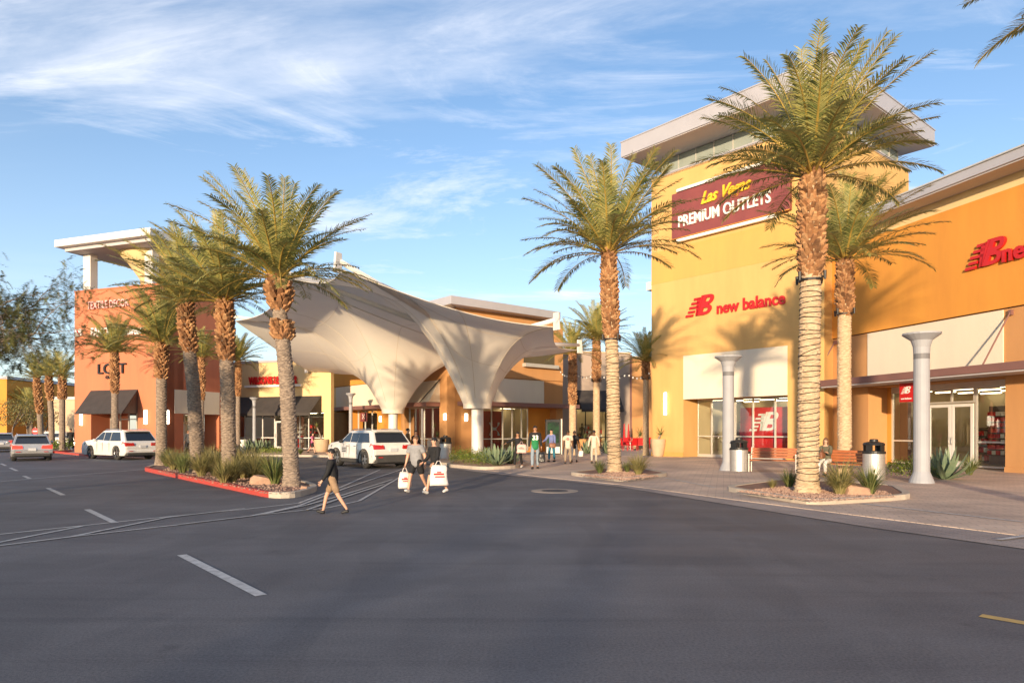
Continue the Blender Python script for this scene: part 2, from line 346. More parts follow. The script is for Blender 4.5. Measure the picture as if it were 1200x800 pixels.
for a, b in (((213, 650), (306, 697.5)), ((102, 596.7), (135, 612.5)), ((56, 571.7), (74, 580)), ((28, 557.5), (35, 560.5)), ((12, 548), (20, 551.5)), ((1, 543), (7, 545.5))): strip(mb, a, b, .115)
tag(mb.build('lane_markings', M['paint']), kind='structure')
mb = MB(); strip(mb, (1149, 721), (1230, 735), .12); tag(mb.build('yellow_lane_marking', M['paint_y']), kind='structure')
mb = MB(); strip(mb, (1008, 591), (1200, 613), .13, .03); strip(mb, (762, 557), (838, 572), .10, .03); strip(mb, (1170, 634), (1215, 628), .10, .03)
tag(mb.build('pavement_lines', M['paint']), kind='structure')
mh = gp(650, 575)
t = thing('manhole_cover', 'round iron manhole cover in a pale concrete ring set in the asphalt', 'manhole cover', mh)
mb = MB(); mb.lathe([(.62, -.02), (.62, .007), (.36, .009), (.36, -.02)], 32, caps=False); mb.build('ring', M['sidewalk'], t)
mb = MB(); mb.lathe([(.35, -.02), (.35, .012), (.30, .012), (.29, .008), (.2, .008), (.19, .012), (.02, .012)], 32); mb.build('cover', M['dark_metal'], t)

def inset(pts, d):
    P = [Vector((p[0], p[1])) for p in pts]; n = len(P); cen = sum(P, Vector((0, 0))) / n; out = []
    for i in range(n):
        e1 = (P[i] - P[i - 1]).normalized(); e2 = (P[(i + 1) % n] - P[i]).normalized()
        n1 = Vector((-e1.y, e1.x)); n2 = Vector((-e2.y, e2.x)); b = (n1 + n2)
        b = b.normalized() / max(.4, math.sqrt((1 + n1.dot(n2)) / 2)) if b.length > 1e-6 else n1
        if b.dot(cen - P[i]) < 0: b = -b
        out.append(P[i] + b * d)
    return out
def smooth_loop(pts, it=2):
    P = [Vector((p[0], p[1])) for p in pts]
    for _ in range(it):
        Q = []
        for i in range(len(P)):
            a, b = P[i], P[(i + 1) % len(P)]; k_ = min(.22, .35 / max(.01, (b - a).length)); Q += [a * (1 - k_) + b * k_, a * k_ + b * (1 - k_)]
        P = Q
    return P
def planter(name, label, px, red=None, base=0.0, it=2, bed='gravel', h=.14):
    W = [gp(*p) for p in px]; W = smooth_loop(W, it)
    inn = inset(W, .16); c = sum((Vector((p.x, p.y)) for p in W), Vector((0, 0))) / len(W)
    t = thing(name, label, 'planter', (c.x, c.y, 0), world=True)
    k = MB(); r = MB(); n = len(W)
    for i in range(n):
        a, b, c_, d = W[i], W[(i + 1) % n], inn[(i + 1) % n], inn[i]
        mm = (a + b) / 2; isred = red and red(mm)
        (r if isred else k).hexa([(a.x, a.y, -.02), (b.x, b.y, -.02), (c_.x, c_.y, -.02), (d.x, d.y, -.02), (a.x, a.y, h), (b.x, b.y, h), (c_.x, c_.y, h), (d.x, d.y, h)])
    if k.v: k.build('concrete_edging', M['kerb'], t)
    if r.v: r.build('painted_edging', M['kerb_red'], t)
    g = MB(); g.sheet(inn, h - .02)
    g.build('gravel_bed', M[bed], t)
    return t
planter('planter_island', 'long gravel planting island with red painted kerb under the tall palms', [(168, 551.5), (318, 584), (350, 583), (374, 575), (362, 569), (188, 544.5)], red=lambda p: kx(318) * p.y > p.x - .0 and (p.x < gp(318, 584).x) and (p.y - gp(168, 551.5).y) * (gp(318, 584).x - gp(168, 551.5).x) - (gp(318, 584).y - gp(168, 551.5).y) * (p.x - gp(168, 551.5).x) < .6 * 6)
planter('planter_bed', 'concrete edged gravel bed around the thick light-wrapped palm trunk beside the benches', [(846, 575.5), (951, 593.5), (1071, 586), (1050, 573), (920, 565)])
planter('planter_bed', 'small concrete edged gravel bed around the palm in front of the walkway', [(664, 557), (731, 565.5), (786, 558), (735, 549)], it=2)
planter('planter_bed', 'rounded bed with hedge and agaves at the foot of the shade canopy column', [(522, 547), (565, 551), (604, 549.5), (622, 545), (606, 538), (540, 536)], bed='rock')
planter('planter_bed', 'low red edged bed with palms beside the terracotta building', [(56, 531), (86, 529.5), (84, 524), (40, 521)], red=lambda p: p.y < gp(60, 527).y)
# ------------------------------------------------------------------ buildings
U = Vector((-670 / F, 1)).normalized(); W = Vector((U.y, -U.x))
def wall(mb, fc, s0, s1, z0, z1, ops=(), dep=.35):
    if s0 > s1: s0, s1 = s1, s0
    ops = [(min(a, b), max(a, b), c, d) for a, b, c, d in ops]
    S = sorted({s0, s1} | {x for o in ops for x in o[:2]}); Z = sorted({z0, z1} | {x for o in ops for x in o[2:]})
    for i in range(len(S) - 1):
        for j in range(len(Z) - 1):
            cs, cz = (S[i] + S[i + 1]) / 2, (Z[j] + Z[j + 1]) / 2
            if any(o[0] < cs < o[1] and o[2] < cz < o[3] for o in ops): continue
            for n in (0, -dep): mb.quad(fc.P(S[i], n, Z[j]), fc.P(S[i + 1], n, Z[j]), fc.P(S[i + 1], n, Z[j + 1]), fc.P(S[i], n, Z[j + 1]))
    for a, b, c, d in ops:
        for s in (a, b): mb.quad(fc.P(s, 0, c), fc.P(s, -dep, c), fc.P(s, -dep, d), fc.P(s, 0, d))
        mb.quad(fc.P(a, 0, d), fc.P(b, 0, d), fc.P(b, -dep, d), fc.P(a, -dep, d))
        if c > z0 + .01: mb.quad(fc.P(a, 0, c), fc.P(b, 0, c), fc.P(b, -dep, c), fc.P(a, -dep, c))
    for s in (s0, s1): mb.quad(fc.P(s, 0, z0), fc.P(s, -dep, z0), fc.P(s, -dep, z1), fc.P(s, 0, z1))
    mb.quad(fc.P(s0, 0, z1), fc.P(s1, 0, z1), fc.P(s1, -dep, z1), fc.P(s0, -dep, z1))
def window(root, fc, s0, s1, n, z0, z1, vs=(), hs=(), name='window', fm='alu', w_=.07, glass='glass', doors=()):
    """frame with mullions at vs (s) and rails at hs (z), panes behind"""
    if s0 > s1: s0, s1 = s1, s0
    mb = MB(); e = w_
    mb.fbox(fc, s0, s1, n - .06, n + .04, z0, z0 + e); mb.fbox(fc, s0, s1, n - .06, n + .04, z1 - e, z1)
    V = [s0, s1] + list(vs)
    xs = sorted([s0 + e / 2, s1 - e / 2] + list(vs))
    for x in xs: mb.fbox(fc, x - e / 2, x + e / 2, n - .057, n + .037, z0 + e, z1 - e)
    for i in range(len(xs) - 1):
        for h in hs: mb.fbox(fc, xs[i] + e / 2, xs[i + 1] - e / 2, n - .05, n + .03, h - e / 2, h + e / 2)
    fr = mb.build(name, M[fm], root)
    p = MB()
    for i in range(len(xs) - 1):
        zz_ = [z0 + e] + [h for h in hs] + [z1 - e]
        p.quad(fc.P(xs[i] + e / 2, n - .01, z0 + e), fc.P(xs[i + 1] - e / 2, n - .01, z0 + e), fc.P(xs[i + 1] - e / 2, n - .01, z1 - e), fc.P(xs[i] + e / 2, n - .01, z1 - e))
    p.build('pane', M[glass], fr)
    return fr
def door(root, fc, s0, s1, n, z0, z1, handle_side=1):
    if s0 > s1: s0, s1 = s1, s0
    mb = MB(); e = .13
    for a, b in ((s0, s0 + e), (s1 - e, s1)): mb.fbox(fc, a, b, n - .03, n + .05, z0, z1)
    mb.fbox(fc, s0 + e, s1 - e, n - .028, n + .048, z0, z0 + .25); mb.fbox(fc, s0 + e, s1 - e, n - .028, n + .048, z1 - e, z1)
    d = mb.build('door', M['white_metal'], root, bevel=.006)
    p = MB(); p.quad(fc.P(s0 + e, n + .01, z0 + .25), fc.P(s1 - e, n + .01, z0 + .25), fc.P(s1 - e, n + .01, z1 - e), fc.P(s0 + e, n + .01, z1 - e)); p.build('pane', M['glass'], d)
    h = MB(); hx = s1 - e / 2 if handle_side > 0 else s0 + e / 2
    h.tube([fc.P(hx, n + .05, 1.0), fc.P(hx, n + .11, 1.0), fc.P(hx, n + .11, 1.3), fc.P(hx, n + .05, 1.3)], .014, 6); h.build('handle', M['steel'], d, smooth=True)
def interior(root, fc, s0, s1, n, z1, depth=3.5, seed=0, shelves=True, lamps=3, back='interior_wall', power='lamp', goods=True):
    if s0 > s1: s0, s1 = s1, s0
    r = random.Random(seed); n -= .12
    mb = MB()
    mb.quad(fc.P(s0, n - depth, .03), fc.P(s1, n - depth, .03), fc.P(s1, n - depth, z1), fc.P(s0, n - depth, z1))
    for s in (s0, s1): mb.quad(fc.P(s, n, .03), fc.P(s, n - depth, .03), fc.P(s, n - depth, z1), fc.P(s, n, z1))
    mb.quad(fc.P(s0, n, z1), fc.P(s1, n, z1), fc.P(s1, n - depth, z1), fc.P(s0, n - depth, z1))
    it = mb.build('interior', M[back], root)
    f = MB(); f.quad(fc.P(s0, n, .035), fc.P(s1, n, .035), fc.P(s1, n - depth, .035), fc.P(s0, n - depth, .035)); f.build('floor', M['interior_floor'], it)
    for i in range(lamps):
        nn = n - .5 - i * (depth - .9) / max(1, lamps - 1)
        k = max(1, int((s1 - s0) / 1.8))
        for j in range(k):
            a = s0 + (j + .5) * (s1 - s0) / k; l = MB(); l.fbox(fc, a - .5, a + .5, nn - .06, nn + .06, z1 - .06, z1 - .01); l.build('ceiling_lamp', M[power], it)
    if goods:
        g = MB(); x = s0 + .15
        while x < s1 - .5:
            wd = r.uniform(.5, 1.0); hh = r.uniform(1.2, min(2.4, z1 - .6))
            g.mi = 0
            for lv in range(int(hh / .4) + 1): g.fbox(fc, x, x + wd, n - depth + .02, n - depth + .42, .1 + lv * .4, .13 + lv * .4)
            for lv in range(int(hh / .4)):
                xx = x + .02
                while xx < x + wd - .1:
                    ww = r.uniform(.09, .17); g.mi = r.choice((1, 1, 2, 3, 4)); g.fbox(fc, xx, xx + ww * .9, n - depth + .06, n - depth + .38, .14 + lv * .4, .14 + lv * .4 + r.uniform(.16, .33)); xx += ww
            x += wd + r.uniform(.1, .6)
        if g.v: g.build('display_shelf', [M['interior_dark'], M['red_banner'], M['white_sign'], M['interior_floor'], M['tan_orange']], it)
    return it
M['pale_red'] = mat('pale_red_sign_plastic', (.70, .34, .32), .5, var=(.78, .55, .5), vscale=3)
def text(root, name, s, fc, s_c, n, z, size, m, bold=.0, shear=0.0, ext=.06, wide=1.0, align='CENTER', base=None, flip=False, slope=0.0):
    cu = bpy.data.curves.new(name, 'FONT'); cu.body = s; cu.size = size; cu.extrude = ext / 2; cu.offset = bold; cu.shear = shear; cu.align_x = align; cu.align_y = 'CENTER'; cu.resolution_u = 3
    cu.materials.append(M[m]); o = bpy.data.objects.new(name, cu); C.objects.link(o)
    # reading direction = camera's right: pick sign of d
    d = fc.d if (fc.d.x * 1.0 > 0) else -fc.d
    # for near-frontal facades d.x>0 is screen right; reading right = n rotated
    rr = Vector((-fc.n.y, fc.n.x)); d = rr
    p = fc.P(s_c, n + ext / 2, z)
    mw = Matrix(((d.x, 0, fc.n.x, p.x), (d.y, 0, fc.n.y, p.y), (0, 1, 0, p.z), (0, 0, 0, 1)))
    mw = mw @ Matrix.Rotation(slope, 4, 'Z') @ Matrix.Diagonal((wide, 1, 1, 1))
    if root:
        o.parent = root; off = OFF.get(root.name, (0, 0, 0)); mw = Matrix.Translation(-Vector(off)) @ mw
    o.matrix_basis = mw
    return o
def nb_logo(mb, fc, s_c, n, z, h, ext=.08):
    """slanted B with an N that breaks into speed bars"""
    rr = Vector((-fc.n.y, fc.n.x)); sh = .36
    def P(x, y): v = fc.P(s_c, n, z); return Vector((v.x + rr.x * (x + y * sh) * h, v.y + rr.y * (x + y * sh) * h, v.z + y * h))
    off = (fc.n.x * ext, fc.n.y * ext, 0)
    def arc(cx, cy, rx, ry, a0, a1, k=8): return [(cx + rx * math.cos(a0 + (a1 - a0) * i / k), cy + ry * math.sin(a0 + (a1 - a0) * i / k)) for i in range(k + 1)]
    # B as ring-like pieces: stem, bars and two bowls
    def poly(pts): mb.poly_ext([P(*p) for p in pts], off)
    poly([(.02, -.5), (.22, -.5), (.22, .5), (.02, .5)])
    for cy, ry, rx in ((.25, .25, .25), (-.25, .25, .30)):
        o_ = arc(.42, cy, rx, ry, -PI / 2, PI / 2); i_ = arc(.42, cy, rx - .19, ry - .15, -PI / 2, PI / 2)
        for k in range(len(o_) - 1): poly([o_[k], o_[k + 1], i_[k + 1], i_[k]])
        poly([(.22, cy + ry - .15), (.42, cy + ry - .15), (.42, cy + ry), (.22, cy + ry)]); poly([(.22, cy - ry), (.42, cy - ry), (.42, cy - ry + .15), (.22, cy - ry + .15)])
    # N with speed bars
    poly([(-.10, -.5), (.0, -.5), (.0, .5), (-.10, .5)][0:4])
    for y, x0, x1 in ((.36, -.52, -.14), (.15, -.60, -.1), (-.06, -.66, -.1), (-.27, -.66, -.28), (-.46, -.74, -.30)):
        poly([(x0, y - .055), (x1, y - .055), (x1, y + .055), (x0, y + .055)])
    poly([(-.32, .36), (-.14, .42), (.0, -.5), (-.12, -.5)])
def sconce(root, fc, s, n, z0, z1, w_=.16, name='wall_lamp'):
    mb = MB(); mb.fbox(fc, s - w_ / 2, s + w_ / 2, n + .03, n + .15, z0, z1); o = mb.build(name, M['sconce'], root, bevel=.02)
    mb = MB(); mb.fbox(fc, s - w_ / 2 - .02, s + w_ / 2 + .02, n + .002, n + .04, z0 - .05, z1 + .05); mb.build('bracket', M['alu'], o)

# ================= yellow tower
TC = Vector((kx(966) * 33.95, 33.95)); T = Fac(TC, U); TS = Fac(TC, W)
TW = T.at(763.5); TH = 17.0
tower = thing('shop_tower', 'tall yellow stucco tower with maroon outlet sign and flat overhanging roof', 'building', (TC.x, TC.y, 0), world=True)
sa, sb = T.at(801), T.at(923); zo = T.z(860, 465)
mb = MB(); wall(mb, T, 0, TW, -.05, TH, [(sa, sb, -.05, zo)], 1.5)
zA = T.z(801, 417)
wall(mb, TS, .02, 10.58, -.05, TH - .01, [], .35)
BK = Fac(TC + W * 10.58, U); mb.fbox(BK, 0.01, TW - .01, .01, .3, -.05, TH - .02)
LS = Fac(TC + U * TW, W); mb.fbox(LS, 0.02, 10.5, .002 if LS.n.dot(U) < 0 else -.3, .3 if LS.n.dot(U) < 0 else -.002, -.05, TH - .03)
mb.build('wall', M['yellow'], tower)
# faint darker lower band colour change
mb = MB(); zb = T.z(764, 334)
mb.fbox(T, -.001, TW + .001, .004, .012, zb, T.z(764, 297)); 
mb.build('painted_band', M['yellow_mid'], tower)
mb = MB(); mb.fbox(T, sb, sa, .004, .03, zo - .02, zA); mb.build('facade_panel', M['cream'], tower)
# clerestory
mb = MB(); ins = .45
C1 = Fac(TC + U * ins + W * ins, U); C2 = Fac(TC + U * ins + W * ins, W); cl = TW - 2 * ins; cl2 = 10.58 - 2 * ins
cw = window(tower, C1, 0, cl, 0, TH, 18.22, vs=[cl * i / 8 for i in range(1, 8)], name='clerestory_window', glass='frosted', w_=.05)
cw = window(tower, C2, 0, cl2, 0, TH, 18.22, vs=[cl2 * i / 8 for i in range(1, 8)], name='clerestory_window', glass='frosted', w_=.05)
mb = MB(); mb.prism([TC + U * ins * 2 + W * ins * 2, TC + U * (TW - 1) + W * ins * 2, TC + U * (TW - 1) + W * 9.4, TC + U * ins * 2 + W * 9.4], TH, 18.2); mb.build('clerestory_core', M['beige_wall'], tower)
mb = MB(); mb.prism([TC, TC + U * TW, TC + U * TW + W * 10.58, TC + W * 10.58], TH - .12, TH + .03)
mb.prism([TC - U * .04 - W * .04, TC + U * (TW + .04) - W * .04, TC + U * (TW + .04) + W * 10.62, TC - U * .04 + W * 10.62], TH + .035, TH + .12); mb.build('coping', M['fascia'], tower)
rp = [TC - W * 1.8 - U * 1.25, TC - W * 1.8 + U * (TW + .9), TC + W * 11.0 + U * (TW + .9), TC + W * 11.0 - U * 1.25]
mb = MB(); mb.prism(rp, 18.22, 19.1); rf = mb.build('roof', M['fascia'], tower)
ri = [TC - W * 1.72 - U * 1.17, TC - W * 1.72 + U * (TW + .82), TC + W * 10.9 + U * (TW + .82), TC + W * 10.9 - U * 1.17]
mb = MB(); mb.prism(ri, 18.17, 18.219); mb.build('soffit', M['soffit'], rf)
mb = MB(); mb.prism([p + (p - TC).normalized() * .0 for p in inset(rp, -.04)], 19.1, 19.16); mb.build('drip_edge', M['fascia'], rf)
# sign board
s_a, s_b = T.at(928.5), T.at(790.5); z0_, z1_ = T.z(790.5, 282), T.z(790.5, 229.5)
mb = MB(); mb.fbox(T, s_a, s_b, .02, .28, z0_, z1_); sg = mb.build('outlet_sign', M['maroon'], tower, bevel=.02)
mb = MB(); mb.fbox(T, s_a + .8, s_b - .35, .1, .3, z0_ - .22, z0_ - .06); mb.build('light_bar', M['white_sign'], sg); mb = MB(); mb.fbox(T, s_a + 1.1, s_b - .35, .1, .3, z1_ + .06, z1_ + .22); mb.build('light_bar', M['white_sign'], sg)
mb = MB(); mb.fbox(T, s_a, s_b, .29, .31, z0_ - .03, z0_ + .01); mb.build('orange_trim', M['orange'], sg)
sm = (s_a + s_b) / 2; hh = z1_ - z0_
text(sg, 'lettering', 'Las Vegas', T, sm + .1, .30, z0_ + hh * .71, .92, 'yellow_sign', bold=.025, shear=.45, ext=.07, wide=.85, slope=.03)
text(sg, 'lettering', 'PREMIUM OUTLETS', T, sm + .25, .30, z0_ + hh * .33, .90, 'white_sign', bold=.018, ext=.07, wide=.76)
# brand sign
lg = MB(); nb_logo(lg, T, T.at(822), .02, T.z(822, 358), 1.12, .1); lo = lg.build('brand_logo', M['red_sign'], tower)
text(lo, 'lettering', 'new balance', T, T.at(879), .03, T.z(879, 356), .90, 'red_sign', bold=.022, ext=.07, wide=.92)
# shopfront
gn = -1.45
g0, g1 = T.at(817, gn), T.at(922, gn)
m1 = T.at(851, gn); m0 = T.at(834, gn)
window(tower, T, g0, m1, gn, .12, zo, vs=[m0], hs=[1.25])
m2 = T.at(861, gn)
window(tower, T, m2, sb, gn, .12, zo, vs=[T.at(882.5, gn), T.at(908.5, gn)], hs=[1.25])
mb = MB(); mb.fbox(T, m1, m2, gn - .1, gn + .05, 0, zo); mb.fbox(T, sb, sa, gn - .1, gn + .06, -.02, .118); mb.build('frame_post', M['alu'], tower)
it = interior(tower, T, sb, g0, gn, zo, 4.5, 3, lamps=3)
mb = MB(); mb.fbox(T, T.at(921, gn), T.at(863, gn), gn - .45, gn - .4, .4, zo - .55); bn = mb.build('window_banner', M['red_banner'], tower)
lg = MB(); nb_logo(lg, T, T.at(892, gn), gn - .40, 2.1, 1.05, .02); lg.build('lettering', M['white_sign'], bn)
s_ = T.at(780.5); sconce(tower, T, s_, .0, T.z(780.5, 486), T.z(780.5, 460), .16)
mb = MB(); mb.fbox(T, T.at(923), T.at(921), .0, .05, .1, .2); 
for f_, s0, s1 in ((T, 0, sb), (T, sa, TW), (TS, 0.0, .9)):
    mb.fbox(f_, s0, s1, .004, .05, -.05, .3)
mb.build('plinth', M['yellow_mid'], tower)
mb = MB(); mb.fbox(LS, -1.3, -.2, -.02, -.7, 10.4, 10.9); 

# ================= orange wing
V = Vector((-225 / F, 1)).normalized()
s_j = .93; J = TC + W * s_j; G = Fac(J, -V)
wing = thing('shop_wing', 'orange stucco shop wing with brown canopy joined to the yellow tower', 'building', (J.x, J.y, 0), world=True)
GE = 24.0; zg = 11.0
oa, ob = G.at(1017.5), G.at(1178); zoo = 3.62
mb = MB(); wall(mb, G, 0.01, GE, -.05, G.z(998, 394), [(oa, ob, -.05, zoo)], 1.2); mb.build('lower_wall', M['tan_orange'], wing)
zs = G.z(998, 394); zy = G.z(1094, 253)
mb = MB(); mb.fbox(G, 0.0, GE, -.3, .09, zs + .04, zy); mb.build('upper_wall', M['orange'], wing)
mb = MB(); mb.fbox(G, 0.0, GE, -.3, .05, zy + .004, 11.18); mb.build('frieze', M['light_yellow'], wing)
mb = MB(); mb.fbox(G, 0.0, GE, -.3, .0, zs, zs + .04); mb.build('groove', M['dark_metal'], wing)
mb = MB(); mb.fbox(G, oa, G.at(1176.5), .004, .05, 4.1, zs - .02); mb.build('facade_panel', M['cream'], wing)
mb = MB(); mb.fbox(G, -1.0, GE, -6.0, 1.2, 11.19, 11.55); rf = mb.build('roof', M['fascia'], wing, bevel=.02)
mb = MB(); mb.fbox(G, -1.0, GE, 1.0, 1.26, 11.553, 11.61); mb.build('drip_edge', M['alu'], rf)
mb = MB(); mb.fbox(G, -.9, GE, .1, 1.12, 11.14, 11.188); mb.build('soffit', M['soffit'], rf)
mb = MB(); mb.fbox(G, G.at(959, 1.5), GE, -.0, 1.5, 3.72, 4.02); cn = mb.build('canopy', M['canopy'], wing, bevel=.015)
mb = MB(); mb.fbox(G, G.at(961, 1.5), GE, .1, 1.44, 3.66, 3.717); mb.build('canopy_soffit', M['soffit'], cn)
rd = MB()
for sx_ in (G.at(980), G.at(1186)):
    rd = MB(); rd.tube([G.P(sx_, .1, 6.0), G.P(sx_, 1.4, 4.03)], .03, 6)
    rd.fbox(G, sx_ - .06, sx_ + .06, .0, .12, 5.9, 6.1); rd.build('tie_rod', M['canopy'], cn)
# inset orange return + glazing
gn = -1.15
q0, q1 = G.at(1045.5, gn), ob
mb = MB(); mb.fbox(G, oa + .002, q0, gn - .1, gn + .06, 0, zoo); mb.build('recess_wall', M['orange'], wing)
dz = 2.72
d0, d1, d2 = G.at(1088.5, gn), G.at(1115.5, gn), G.at(1141.5, gn)
window(wing, G, q0, d0 - .08, gn, .08, 3.4, hs=[1.12])
window(wing, G, d0 - .06, d2 + .06, gn, dz + .04, 3.4, vs=[d1], name='transom_window')
door(wing, G, d0, d1 - .01, gn, .05, dz, 1); door(wing, G, d1 + .01, d2, gn, .05, dz, -1)
window(wing, G, d2 + .08, ob - .02, gn, .08, 3.4, hs=[1.12])
mb = MB(); mb.fbox(G, q0, ob, gn - .08, gn + .05, 3.4, zoo); mb.build('header_panel', M['alu'], wing)
it = interior(wing, G, q0, ob, gn, 3.4, 5.0, 11, lamps=4)
pm = MB(); r = random.Random(4)
def shelf_wall(mb, fc, s0, s1, n, z0, z1, rows, cols):
    for i in range(rows):
        for j in range(cols):
            a = s0 + (s1 - s0) * j / cols; b = z0 + (z1 - z0) * i / rows; mb.mi = r.choice((0, 0, 0, 1, 2)); mb.fbox(fc, a + .01, a + (s1 - s0) / cols * .92, n - .25, n - r.uniform(0, .05), b, b + (z1 - z0) / rows * .72)
shelf_wall(pm, G, d0 + .1, d2, gn - 3.2, .5, 2.5, 8, 10); pm.mi = 3; pm.fbox(G, d0, d2 + .1, gn - 3.55, gn - 3.46, 0, 2.7)
pm.build('shoe_boxes', [M['red_banner'], M['white_sign'], M['maroon'], M['interior_dark']], it)
mb = MB(); mb.fbox(G, q1 - 1.6, q1 - .5, gn - 2.2, gn - 1.2, .1, .95); mb.fbox(G, q1 - 1.25, q1 - .35, gn - 3.4, gn - 3.1, .1, 1.9); mb.build('display_table', M['interior_dark'], it, bevel=.02)
mb = MB(); mb.fbox(G, q0 + .1, q0 + .5, gn - .6, gn - .35, .1, 2.9); mb.build('brick_pier', M['maroon'], it)
lg = MB(); hL = 1.75; nb_logo(lg, G, G.at(1158, .1), .10, G.z(1152, 299), .98, .12); lo = lg.build('brand_logo', M['red_sign'], wing)
text(lo, 'lettering', 'new balance', G, G.at(1176, .1), .12, G.z(1190, 296), .92, 'red_sign', bold=.025, ext=.12, align='LEFT')
# hanging blade sign
bs = MB(); sp = G.at(1054, .75); bs.fbox(G, sp, sp + .72, .70, .75, G.z(1060, 471, .7), G.z(1060, 449, .7)); b_ = bs.build('hanging_sign', M['red_sign'], wing)
lg = MB(); nb_logo(lg, G, sp + .36, .751, G.z(1060, 457, .7), .30, .012); lg.build('brand_logo', M['white_sign'], b_)
text(b_, 'lettering', 'new balance', G, sp + .36, .752, G.z(1060, 467, .7), .11, 'white_sign', bold=.003, ext=.01)
mb = MB()
for f_, s0, s1 in ((G, 0.0, oa), (G, ob, GE)): mb.fbox(f_, s0 + .002, s1, .004, .05, -.05, .22)
mb.build('plinth', M['tan_orange'], wing)

# ================= corner shop behind the shade canopy
UC = Vector((kx(533) * 45, 45)); A = Fac(UC, U); B = Fac(UC, W)
ua = thing('corner_shop', 'tan and orange corner shop with brown canopies behind the shade canopy', 'building', (UC.x, UC.y, 0), world=True)
HB = 10.0; bw = B.at(656); aw = A.at(383); zc0, zc1 = 3.22, 3.5
# right facade (B): lower tan, upper orange volume
zu = B.z(640, 446)
p0, p1 = B.at(562), B.at(626); p2 = B.at(652)
mb = MB(); wall(mb, B, 0, bw, -.05, zu, [(p0, p2, -.05, zc0)], .9)
a_tan = A.at(470)
wall(mb, A, 0, a_tan, -.05, HB, [(A.at(515), A.at(474), -.05, zc0)], .5)
mb.fbox(B, .01, bw, -.3, -.02, zu, 9.6); mb.build('wall', M['tan_orange'], ua)
mb = MB(); mb.fbox(B, .0, B.at(658.5) , -.3, .12, zu + .02, HB - .35)
wd0, wd1 = B.at(612), B.at(648)
mb.build('upper_wall', M['tan_orange'], ua)
mb = MB(); mb.fbox(B, wd0, wd1, .122, .16, B.z(640, 428), B.z(640, 412)); uw = mb.build('upper_window', M['glass_dark'], ua)
mb = MB(); mb.fbox(B, wd0 - .1, wd1 + .15, .122, .5, B.z(640, 432), B.z(640, 428)); mb.build('sill', M['alu'], uw)
mb = MB(); mb.fbox(B, B.at(578), B.at(637), .004, .05, zc1, zu - .03); mb.build('facade_panel', M['cream'], ua)
mb = MB(); mb.fbox(B, B.at(536), bw + .9, .0, 1.2, zc0, zc1); cb_ = mb.build('canopy', M['canopy'], ua, bevel=.01)
# glazing B
gn = -.7
window(ua, B, p0, p1, gn, .1, zc0, vs=[B.at(x, gn) for x in (576, 589, 600, 611)], hs=[1.0])
it = interior(ua, B, p0, p1, gn, zc0, 1.3, 21, lamps=2, goods=False)
mb = MB(); mb.fbox(B, p1, p2, gn - .2, gn, -.02, zc0); mb.build('recess_wall', M['orange'], ua)
def ua_mark(mb, fc, s, n, z, h):
    rr = Vector((-fc.n.y, fc.n.x))
    def P(x, y): v = fc.P(s, n, z); return (v.x + rr.x * x * h, v.y + rr.y * x * h, v.z + y * h)
    off = (fc.n.x * .02, fc.n.y * .02, 0)
    for sgn in (1, -1):
        o_ = [(.62 * math.cos(a) * 1.0, sgn * (.62 - .50 * math.sin(a))) for a in [PI * i / 12 for i in range(13)]]
        i_ = [(.40 * math.cos(a), sgn * (.62 - .72 * math.sin(a) * .98)) for a in [PI * i / 12 for i in range(13)]]
        i_ = [(x * 1.0, y) for x, y in i_]
        for k in range(12): mb.poly_ext([P(*o_[k]), P(*o_[k + 1]), P(*i_[k + 1]), P(*i_[k])], off)
mb = MB(); mb.fbox(B, B.at(568, gn), B.at(592, gn), gn - .3, gn - .26, .35, 2.95); bn = mb.build('window_banner', M['red_banner'], ua)
mb = MB(); ua_mark(mb, B, B.at(582, gn), gn - .255, 1.7, .75); mb.build('brand_mark', M['white_sign'], bn)
sconce(ua, B, B.at(545.5), 0, B.z(545.5, 493), B.z(545.5, 484.5), .2); sconce(ua, A, A.at(522.5), 0, A.z(522.5, 492), A.z(522.5, 484.5), .2)
# street facade (A)
q0, q1 = A.at(515), A.at(474)
gn = -.4
window(ua, A, q0, q1, gn, .1, zc0, vs=[A.at(x, gn) for x in (507, 497, 487, 480)], hs=[1.0])
interior(ua, A, q0 + .05, q1, gn, zc0, 1.3, 31, lamps=2, goods=False)
mb = MB(); mb.fbox(A, A.at(514, gn), A.at(502, gn), gn - .2, gn - .16, .7, 2.95); bn = mb.build('window_banner', M['red_banner'], ua)
mb = MB(); ua_mark(mb, A, A.at(507, gn), gn - .155, 1.8, .6); mb.build('brand_mark', M['white_sign'], bn)
mb = MB(); mb.add([A.P(A.at(515.5), .03, 5.0), A.P(a_tan, .03, 5.0), A.P(a_tan, .9, zc1 + .01), A.P(A.at(515.5), .9, zc1 + .01), A.P(A.at(515.5), .0, 5.0), A.P(a_tan, .0, 5.0), A.P(a_tan, 0, zc1 + .01), A.P(A.at(515.5), 0, zc1 + .01)],
                  [(0, 1, 2, 3), (4, 7, 6, 5), (0, 3, 7, 4), (1, 5, 6, 2), (0, 4, 5, 1), (3, 2, 6, 7)]); mb.build('facade_panel', M['cream'], ua)
mb = MB(); mb.fbox(A, A.at(516), A.at(470), 0, 1.15, zc0, zc1); cc = mb.build('canopy', M['canopy'], ua, bevel=.01)
mb = MB(); mb.tube([A.P(A.at(516.5), .05, 5.05), A.P(A.at(507), 1.05, zc1)], .03, 6); mb.build('tie_rod', M['dark_metal'], cc); mb = MB(); mb.tube([A.P(A.at(381), .05, 4.9), A.P(A.at(384), .95, zc1)], .03, 6); mb.build('tie_rod', M['dark_metal'], cc)
